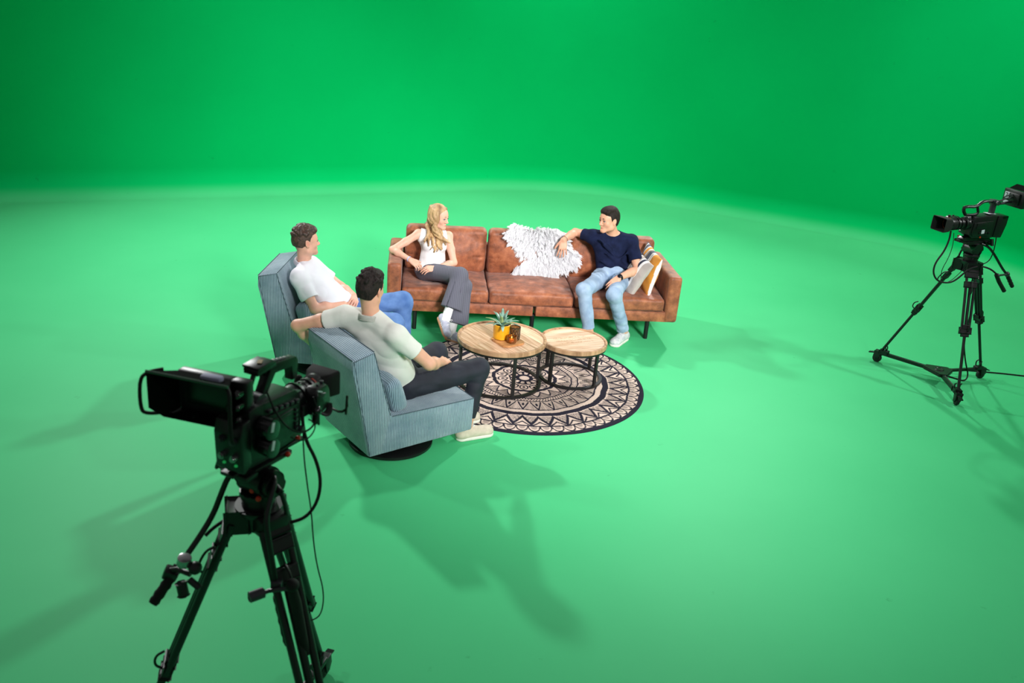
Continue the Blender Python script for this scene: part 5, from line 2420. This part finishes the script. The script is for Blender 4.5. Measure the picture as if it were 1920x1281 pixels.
def monitor(cam_t, loc, az, variant):
    """studio viewfinder with a folding hood. local: +x toward the operator, y to the side, z up. az relative to the camera"""
    Mx = Matrix.Translation(Vector(loc)) @ Euler((0, 0, math.radians(az))).to_matrix().to_4x4()
    if variant == 'left':
        Mx = Mx @ Matrix.Diagonal((1, -1, 1, 1))

    def fin(mb, name, m, parent):
        for v in mb.bm.verts:
            v.co = Mx @ v.co
        return mb.build(name, m, parent)
    left = variant == 'left'
    b = MB()
    b.box((-.020, 0, 0), (.040, .215, .145), bev=.008)
    b.box((-.045, 0, .0), (.03, .15, .10), bev=.01)
    mon = fin(b, 'viewfinder_monitor', M_CAMB, cam_t)
    s = MB()
    s.box((.001, -.012, .008), (.003, .165, .105), bev=.001)
    fin(s, 'screen', M_SCREEN, mon)
    # hood: top, left, right and a short bottom flap, opening outward
    bw, bh = .100, .070
    D = .105
    ow, oht, ohb = .150, .100, .085

    def flap(pts, name):
        m = bmesh.new()
        vs = [m.verts.new(p) for p in pts]
        m.faces.new(vs)
        bmesh.ops.solidify(m, geom=m.faces[:], thickness=.004)
        q = MB()
        q.bm.free()
        q.bm = m
        return fin(q, name, M_HOOD, mon)
    if left:
        flap([(0, -bw, bh), (0, bw, bh), (D, ow, oht), (D, -ow, oht)], 'hood_flap')
        flap([(0, bw, bh), (0, bw, -bh), (D * .55, ow * .86, -ohb * 1.0), (D, ow, -ohb * .40), (D, ow, oht)], 'hood_flap')
        flap([(0, -bw, bh), (0, -bw, -bh), (D * .55, -ow * .86, -ohb * 1.0), (D, -ow, -ohb * .6), (D, -ow, oht)], 'hood_flap')
        flap([(-.014, -bw, -bh), (-.014, bw, -bh), (D * .55, ow * .86, -ohb), (D * .55, -ow * .86, -ohb)], 'hood_flap')
        q = MB()
        q.tube([(D, -ow, oht), (D, ow, oht)], .005, 8)
        fin(q, 'hood_edge', mat('dull_green_edge', (30, 70, 50), .4, var=.1), mon)
        q = MB()
        q.box((.045, -.055, .089), (.035, .075, .022), bev=.009)
        fin(q, 'foam_pad', M_TAPE, mon)
        # yoke hand rail: a loop on the outer side, a bar on the inner one
        q = MB()
        q.tube([(.04, .130, .085), (.075, .165, .082), (.085, .192, .055), (.085, .197, -.055), (.075, .185, -.078), (.03, .115, -.075)], .0065, 10, smooth=2)
        fin(q, 'hand_rail', M_RUB, mon)
        q = MB()
        q.tube([(.085, -.135, .085), (.110, -.158, .080), (.115, -.160, .04), (.115, -.160, -.08), (.09, -.155, -.115), (.0, -.13, -.12)], .007, 10, smooth=2)
        fin(q, 'hand_rail', M_RUB, mon)
        for k in range(3):
            q = MB()
            q.cyl((.020, -.146, .045 - .045 * k), (.048, -.146, .045 - .045 * k), .015, seg=24, bev=.003)
            q.ball((.050, -.146, .045 - .045 * k), .014)
            fin(q, 'knob', mat('polished_black_knob', (12, 12, 13), .15, spec=.8, var=.05), mon)
        q = MB()
        q.box((.0, -.138, .0), (.045, .066, .165), bev=.010)
        fin(q, 'control_block', M_CAMB, mon)
        q = MB()
        q.cyl((.03, .03, -.074), (.03, .03, -.095), .007, seg=14)
        fin(q, 'screw', M_CAMB, mon)
    else:
        flap([(0, -bw, bh), (0, bw, bh), (D, ow * .8, oht), (D, -ow * .8, oht)], 'hood_flap')
        flap([(0, bw, bh), (0, bw, -bh), (D, ow * .8, -ohb), (D, ow * .8, oht)], 'hood_flap')
        flap([(0, -bw, bh), (0, -bw, -bh), (D, -ow * .8, -ohb), (D, -ow * .8, oht)], 'hood_flap')
        for c, s_ in (((-.0, .1135, .030), (.034, .013, .050)), ((-.062, .05, .02), (.006, .045, .055)), ((-.062, .045, -.035), (.006, .05, .022))):
            q = MB()
            q.box(c, s_, bev=.001)
            st = fin(q, 'sticker', M_STICK, mon)
        cu = bpy.data.curves.new('camera_number', 'FONT')
        cu.body = '2'
        cu.size = .055
        cu.extrude = .0006
        cu.align_x = 'CENTER'
        cu.align_y = 'CENTER'
        tmp = bpy.data.objects.new('tmp', cu)
        COL.objects.link(tmp)
        bpy.context.view_layer.update()
        me = bpy.data.meshes.new_from_object(tmp.evaluated_get(bpy.context.evaluated_depsgraph_get()))
        bpy.data.objects.remove(tmp)
        # on the back panel of the monitor, facing away from the operator (-x)
        Rm = Matrix(((0, 0, -1), (-1, 0, 0), (0, 1, 0))).to_4x4()
        TT = Mx @ Matrix.Translation((-.0658, .05, .02)) @ Rm
        me.transform(TT)
        me.materials.clear()
        link('camera_number', me, mat('black_print', (16, 16, 18), .6, var=.02), mon, smooth=False)
    return mon


def tripod(loc, az, bowl_z, feet, label, clamp_t=.5, tk=1.0):
    t = empty('tripod', loc, 0, label, 'tripod')
    L = Vector(loc)
    ca, sa = math.cos(math.radians(az)), math.sin(math.radians(az))

    def hx(x, y, z):
        return Vector((x * ca - y * sa, x * sa + y * ca, z))
    # spider / bowl
    b = MB()
    b.lathe([(0, bowl_z - .10), (.045, bowl_z - .10), (.065, bowl_z - .085), (.072, bowl_z - .03), (.085, bowl_z - .01), (.085, bowl_z), (0, bowl_z)], seg=40)
    for f in feet:
        d = (Vector(f) - L)
        d.z = 0
        d.normalize()
        b.box(d * .075 + Vector((0, 0, bowl_z - .045)), (.075, .11, .075), rot=(0, 0, math.atan2(d.y, d.x)), bev=.010)
    b.build('bowl', M_TRI, t)
    # fluid head
    h = MB()
    h.cyl((0, 0, bowl_z), (0, 0, bowl_z + .055), .062, .055, 40, bev=.004)
    h.cyl((0, 0, bowl_z + .04), (0, 0, bowl_z + .06), .068, seg=40, bev=.003)
    h.cyl(hx(0, -.052, bowl_z + .105), hx(0, .052, bowl_z + .105), .058, seg=44, bev=.006)
    h.cyl(hx(0, -.078, bowl_z + .105), hx(0, -.052, bowl_z + .105), .050, seg=44, bev=.006)
    h.box(hx(0, 0, bowl_z + .06), (.07, .09, .06), rot=(0, 0, math.radians(az)), bev=.008)
    hd = h.build('fluid_head', M_TRI, t)
    p = MB()
    for s_, dx, dz in (((.24, .085, .018), .01, .168), ((.36, .060, .014), .03, .186)):
        p.box(hx(dx, 0, bowl_z + dz), s_, rot=(0, 0, math.radians(az)), bev=.004)
    p.box(hx(-.09, .0, bowl_z + .168), (.06, .12, .022), rot=(0, 0, math.radians(az)), bev=.004)
    p.build('sliding_plate', M_TRI, hd)
    p = MB()
    p.box(hx(-.10, .085, bowl_z + .185), (.020, .012, .055), rot=(.35, 0, math.radians(az)), bev=.003)
    p.cyl(hx(-.10, .05, bowl_z + .165), hx(-.10, .085, bowl_z + .170), .007, seg=12)
    p.build('plate_lever', M_TRI, hd)
    for c in (hx(-.052, -.02, bowl_z + .085), hx(-.056, -.052, bowl_z + .065), hx(.10, -.048, bowl_z + .172), hx(.16, -.042, bowl_z + .21)):
        p = MB()
        p.ball(c, .0105, (1, 1, 1), 14)
        p.box(c, (.014, .014, .016), rot=(.2, .3, math.radians(az)), bev=.002)
        p.build('red_button', M_RED, hd)
    p = MB()
    p.cyl(hx(.01, -.06, bowl_z + .10), hx(.0, -.105, bowl_z + .08), .012, seg=18, bev=.002)
    p.tube([hx(.0, -.105, bowl_z + .085), hx(.01, -.115, bowl_z + .03), hx(.02, -.112, bowl_z - .02)], .008, 10, smooth=1)
    p.build('brake_lever', M_TRI, hd)
    # legs
    for f in feet:
        F = Vector(f) - L
        d = Vector((F.x, F.y, 0)).normalized()
        sd = Vector((-d.y, d.x, 0))
        top = d * .095 + Vector((0, 0, bowl_z - .05))
        F.z = .105
        ax = (F - top).normalized()
        mid = top.lerp(F, clamp_t)
        g = MB()
        R_ = basis(ax, d)
        for q in (-1, 1):
            g.cyl(top + sd * q * .038 * tk, mid + sd * q * .030 * tk, .0115 * tk, seg=16)
        for tt in (.0, .10, .26):
            c = top.lerp(mid, tt)
            g.box(c, (.10 - .03 * tt, .030, .045 if tt else .06), rot=Matrix((sd, sd.cross(ax) * -1, ax)).transposed(), bev=.005)
        lg = g.build('leg', M_TRI, t)
        g = MB()
        g.cyl(top.lerp(mid, .3), F, .0125 * tk, seg=16)
        g.build('lower_tube', M_TRI, lg)
        g = MB()
        Rm = Matrix((sd, sd.cross(ax) * -1, ax)).transposed()
        g.box(mid, (.085, .036, .050), rot=Rm, bev=.006)
        g.box(mid - ax * .03, (.055, .042, .03), rot=Rm, bev=.005)
        g.box(mid + ax * .035, (.050, .034, .03), rot=Rm, bev=.005)
        g.cyl(mid - sd * .05 + d * .0, mid + sd * .05, .010, seg=14)
        g.build('leg_clamp', M_TRI, lg)
        g = MB()
        c = mid + d * .02
        g.tube([c + sd * .012, c + d * .035 - ax * .02 + sd * .012, c + d * .045 - ax * .065 + sd * .012, c + d * .020 - ax * .085 + sd * .012], .005, 8, smooth=2)
        g.build('clamp_lever', M_TRI, lg)
        g = MB()
        c = top.lerp(mid, .22) + d * .016
        g.tube([c - ax * .02, c + d * .028 + ax * .0, c + d * .032 + ax * .075, c + d * .008 + ax * .095], .005, 8, smooth=2)
        g.build('upper_lever', M_TRI, lg)
        g = MB()
        g.cyl(F + ax * .0, F - Vector((0, 0, .03)), .016, .020, 18, bev=.003)
        g.build('foot', M_RUB, lg)
    return t


def pan_handle(t, pts, grip_from, side, r=.010, rg=.0155):
    L = t.location
    P = [Vector(p) - L for p in pts]
    g = MB()
    g.tube(P, r, 12, smooth=2)
    h = g.build('pan_handle', M_TRI, t)
    g = MB()
    a, b = P[grip_from], P[-1]
    n = 12
    g.tube([a.lerp(b, i / n) for i in range(n + 1)], lambda q: rg * (1 + .10 * math.sin(q * 28)) * (1 if q < .96 else .8), 16)
    g.build('rubber_grip', M_RUB, h)
    return h


def dolly(loc, wheels, label):
    t = empty('tripod_dolly', loc, 0, label, 'dolly')
    L = Vector(loc)
    h = MB()
    pts = []
    W = [Vector(w_) - L for w_ in wheels]
    angs = sorted(math.atan2(w_.y, w_.x) for w_ in W)
    for a in angs:
        for k in (-1, 0, 1):
            pts.append((.135 * math.cos(a + k * .28), .135 * math.sin(a + k * .28)))
    A = [h.bm.verts.new((x, y, .085)) for x, y in pts]
    B = [h.bm.verts.new((x, y, .115)) for x, y in pts]
    h.bm.faces.new(A)
    h.bm.faces.new(B[::-1])
    for i in range(len(A)):
        h.bm.faces.new((A[i], B[i], B[(i + 1) % len(A)], A[(i + 1) % len(A)]))
    bmesh.ops.bevel(h.bm, geom=h.bm.edges[:], offset=.006, segments=2, affect='EDGES')
    h.lathe([(0, .118), (.028, .118), (.032, .122), (.040, .122), (.044, .116)], seg=32)
    h.build('hub', M_TRI, t)
    for w_ in W:
        d = Vector((w_.x, w_.y, 0))
        r = d.length
        d.normalize()
        sd = Vector((-d.y, d.x, 0))
        a = math.atan2(d.y, d.x)
        g = MB()
        g.box(d * (.10 + r - .02) / 2 + Vector((0, 0, .098)), (r - .11, .030, .024), rot=(0, 0, a), bev=.003)
        arm = g.build('arm', M_TRI, t)
        g = MB()
        g.box(d * (r - .03) + Vector((0, 0, .112)), (.075, .055, .03), rot=(0, 0, a), bev=.006)
        for q in (-1, 1):
            g.tube([d * (r - .045) + sd * q * .020 + Vector((0, 0, .12)), d * (r - .05) + sd * q * .024 + Vector((0, 0, .165)), d * (r - .03) + sd * q * .022 + Vector((0, 0, .18))], .006, 8, smooth=1)
        g.build('foot_clamp', M_TRI, arm)
        # caster
        wc = d * (r + .018)
        g = MB()
        for q in (-1, 1):
            g.prism([(-.030, .11), (.030, .11), (.036, .06), (.014, .028), (-.014, .028)], -.003, .003,
                    Matrix.Translation(wc + sd * q * .024) @ Euler((0, 0, a)).to_matrix().to_4x4(), bev=.001)
        g.box(wc + Vector((0, 0, .108)), (.06, .056, .010), rot=(0, 0, a), bev=.003)
        g.cyl(wc - sd * .027 + Vector((0, 0, .042)), wc + sd * .027 + Vector((0, 0, .042)), .007, seg=14)
        cs = g.build('caster_fork', M_TRI, t)
        g = MB()
        o = wc - sd * .018 + Vector((0, 0, .0415))
        g.lathe([(0, 0), (.026, 0), (.030, .003), (.040, .004), (.0415, .009), (.0415, .027), (.040, .032), (.030, .033), (.026, .036), (0, .036)], tuple(o), tuple(sd), 40)
        g.build('wheel', M_WHEEL, cs)
        g = MB()
        g.box(wc + d * .055 + Vector((0, 0, .085)), (.055, .034, .007), rot=(0, .25, a), bev=.002)
        for k in range(4):
            g.box(wc + d * (.060 + .008 * k) + Vector((0, 0, .086 - .002 * k)), (.003, .034, .006), rot=(0, .25, a))
        g.build('brake_pedal', M_TRI, cs)
    return t


def cable(name, pts, r, label, closed=False, m=None):
    base = Vector(pts[0])
    g = MB()
    g.tube([Vector(p) - base for p in pts], r, 10, smooth=3)
    o = g.build(name, m or M_RUB, None, loc=tuple(base))
    tag(o, label, 'cable')
    return o


# ---- left, near the viewer
LC = (-.86, 2.75)
lf = []
for a in (78, 196, 318):
    lf.append((LC[0] + .53 * math.cos(math.radians(a)), LC[1] + .53 * math.sin(math.radians(a)), 0))
camL = broadcast_camera((LC[0] + .012, LC[1] + .022, 1.462), 67, 'large black broadcast camera in the left foreground, hooded monitor folded out', 'left')
monitor(camL, LEFT_MON[0], LEFT_MON[1], 'left')
tL = tripod((LC[0], LC[1], 0), 63, 1.265, lf, 'black tripod in the left foreground under the larger camera', .58, 1.25)
pan_handle(tL, [(-0.935, 2.76, 1.400), (-0.965, 2.742, 1.371), (-0.991, 2.736, 1.302), (-1.019, 2.724, 1.217), (-1.062, 2.683, 1.137), (-1.115, 2.623, 1.055), (-1.137, 2.591, 1.024), (-1.181, 2.538, 0.95)], 5, 'l', .0105, .0185)
hB = pan_handle(tL, [(-.800, 2.725, 1.40), (-0.785, 2.699, 1.389), (-0.792, 2.662, 1.345), (-0.8, 2.626, 1.281), (-0.785, 2.612, 1.193), (-0.766, 2.604, 1.065), (-0.757, 2.601, 0.981), (-0.725, 2.618, 0.755)], 6, 'r', .0105, .016)
_l = Vector((LC[0], LC[1], 0))
g = MB()
g.tube([Vector(p) - _l for p in [(-0.819, 2.544, 1.02), (-0.779, 2.579, 1.018), (-0.728, 2.569, 1.038), (-0.69, 2.555, 1.055)]], .008, 10)
g.cyl(Vector((-0.835, 2.535, 1.018)) - _l, Vector((-0.795, 2.565, 1.02)) - _l, .020, seg=20, bev=.003)
g.box(Vector((-0.757, 2.60, 1.03)) - _l, (.04, .035, .04), bev=.006)
g.build('handle_clamp', M_CAMG, tL)
g = MB()
pts = [Vector(p) - _l for p in [(-0.69, 2.555, 1.07), (-0.687, 2.562, 1.02), (-0.682, 2.571, 0.985), (-0.668, 2.577, .87), (-0.653, 2.583, 0.751)]]
g.tube(pts, lambda q: .013 if q < .25 else .019, 16)
g.ball(pts[0], .024)
g.build('zoom_control_grip', M_RUB, tL)
g = MB()
g.ball(Vector((-1.075, 2.575, 1.108)) - _l, .026, (1, 1, .7))
g.cyl(Vector((-1.075, 2.575, 1.105)) - _l, Vector((-1.070, 2.57, 1.135)) - _l, .024, seg=24, bev=.003)
g.build('focus_wheel', M_CHROME, tL)
g = MB()
g.tube([Vector(p) - _l for p in [(-1.145, 2.60, 1.05), (-1.10, 2.58, 1.075), (-1.05, 2.565, 1.07)]], .010, 10)
g.box(Vector((-1.135, 2.60, 1.04)) - _l, (.05, .04, .045), rot=(.3, .4, .2), bev=.006)
g.ball(Vector((-1.035, 2.57, 1.095)) - _l, .024)
g.cyl(Vector((-1.075, 2.54, 1.05)) - _l, Vector((-1.065, 2.53, 1.005)) - _l, .019, seg=20, bev=.004)
g.cyl(Vector((-1.05, 2.55, 1.06)) - _l, Vector((-1.015, 2.545, 1.03)) - _l, .012, seg=16, bev=.002)
g.build('focus_control', M_CAMB, tL)
dolly((LC[0], LC[1], 0), lf, 'black wheeled dolly under the tripod in the left foreground')
cable('camera_cable', [(-0.736, 2.882, 1.585), (-0.73, 2.872, 1.526), (-0.714, 2.861, 1.468), (-0.684, 2.875, 1.396), (-0.663, 2.872, 1.31), (-0.671, 2.856, 1.226), (-0.707, 2.83, 1.169), (-0.766, 2.824, 1.143), (-0.83, 2.80, 1.135), (-0.914, 2.819, 1.171), (-0.98, 2.778, 1.175), (-1.021, 2.721, 1.162), (-1.043, 2.699, 1.14)], .0065,
      'thick black cable looping from the front camera lens round its tripod')
cable('camera_cable', [(-0.738, 2.902, 1.532), (-0.733, 2.889, 1.406), (-0.724, 2.907, 1.26), (-0.713, 2.928, 1.129), (-0.709, 2.936, 1.002), (-0.699, 2.956, 0.863), (-0.678, 2.997, 0.704), (-0.684, 2.986, 0.605), (-0.715, 2.969, 0.578), (-0.75, 2.94, 0.60)], .0028,
      'thin black cable hanging low from the front camera lens to the tripod leg')
cable('camera_cable', [(-0.812, 2.712, 1.732), (-0.787, 2.716, 1.662), (-0.76, 2.748, 1.587), (-0.729, 2.808, 1.531), (-0.697, 2.872, 1.519), (-0.68, 2.906, 1.569), (-0.70, 2.903, 1.634)], .0035,
      'black lead sagging from the front camera handle to its lens')
cable('camera_cable', [(-0.752, 2.786, 1.526), (-0.727, 2.813, 1.497), (-0.704, 2.859, 1.488), (-0.689, 2.887, 1.511), (-0.69, 2.885, 1.541), (-0.713, 2.883, 1.552)], .0025,
      'small curled lead under the front camera lens grip')

# ---- right, far
RC = (3.957, 7.69)
rf = [(3.538, 8.037, 0), (4.418, 7.847, 0), (3.915, 7.185, 0)]
camR = broadcast_camera((RC[0], RC[1], 1.352), 202, 'black broadcast camera on the right edge, lens pointing left to the sofa', 'right')
monitor(camR, RIGHT_MON[0], RIGHT_MON[1], 'right')
tR = tripod((RC[0], RC[1], 0), 202, 1.165, rf, 'black tripod at the right edge under the smaller camera', .5)
pan_handle(tR, [(4.00, 7.66, 1.325), (4.051, 7.662, 1.314), (4.102, 7.672, 1.282), (4.162, 7.685, 1.225), (4.281, 7.723, 1.102), (4.347, 7.749, 1.051), (4.442, 7.777, 0.935)], 5, 'r', .011, .0175)
_l = Vector((RC[0], RC[1], 0))
g = MB()
g.tube([Vector(p) - _l for p in [(4.345, 7.748, 1.055), (4.28, 7.69, 1.06), (4.19, 7.61, 1.07)]], .009, 10)
g.ball(Vector((4.19, 7.61, 1.07)) - _l, .02)
g.ball(Vector((4.345, 7.748, 1.055)) - _l, .024)
g.build('handle_clamp', M_CAMG, tR)
g = MB()
g.tube([Vector(p) - _l for p in [(4.174, 7.604, 1.08), (4.226, 7.625, 1.014), (4.309, 7.648, 0.925)]], .0175, 14)
g.build('zoom_control_grip', M_RUB, tR)
dolly((RC[0], RC[1], 0), rf, 'black three-wheeled dolly under the tripod at the right edge')
cable('camera_cable', [(3.648, 7.532, 1.447), (3.65, 7.522, 1.368), (3.615, 7.486, 1.271), (3.543, 7.435, 1.184), (3.536, 7.421, 1.102), (3.592, 7.444, 1.028), (3.685, 7.482, 0.996), (3.784, 7.522, 1.002), (3.866, 7.533, 1.098), (3.922, 7.556, 1.135), (4.02, 7.596, 1.146), (4.122, 7.63, 1.121), (4.185, 7.61, 1.08)], .0075,
      'thick black cable looping from the right camera lens to its pan handle')
cable('camera_cable', [(3.684, 7.546, 1.427), (3.698, 7.53, 1.323), (3.672, 7.498, 1.211), (3.629, 7.47, 1.12), (3.641, 7.475, 1.047), (3.665, 7.485, 0.988), (3.75, 7.52, 1.0), (3.853, 7.593, 1.069), (3.9, 7.612, 1.135)], .003,
      'thin black cable dangling beside the thick one below the right camera lens')
cable('camera_cable', [(4.16, 7.771, 1.425), (4.184, 7.781, 1.323), (4.204, 7.81, 1.218), (4.195, 7.82, 1.137), (4.10, 7.78, 1.103)], .0045,
      'black cable hanging from the back of the right camera')
cable('floor_cable', [(4.02, 7.66, 1.05), (4.05, 7.60, .80), (4.08, 7.66, .45), (4.19, 7.72, .20), (4.30, 7.80, .04), (4.24, 7.72, .006), (4.186, 7.759, .006), (4.055, 7.867, .006), (4.15, 8.01, .006), (4.425, 8.012, .006), (4.583, 8.009, .006), (4.758, 8.009, .006), (5.1, 7.98, .006), (5.6, 7.9, .006)], .0065,
      'black cable running from the right tripod across the green floor out of frame')
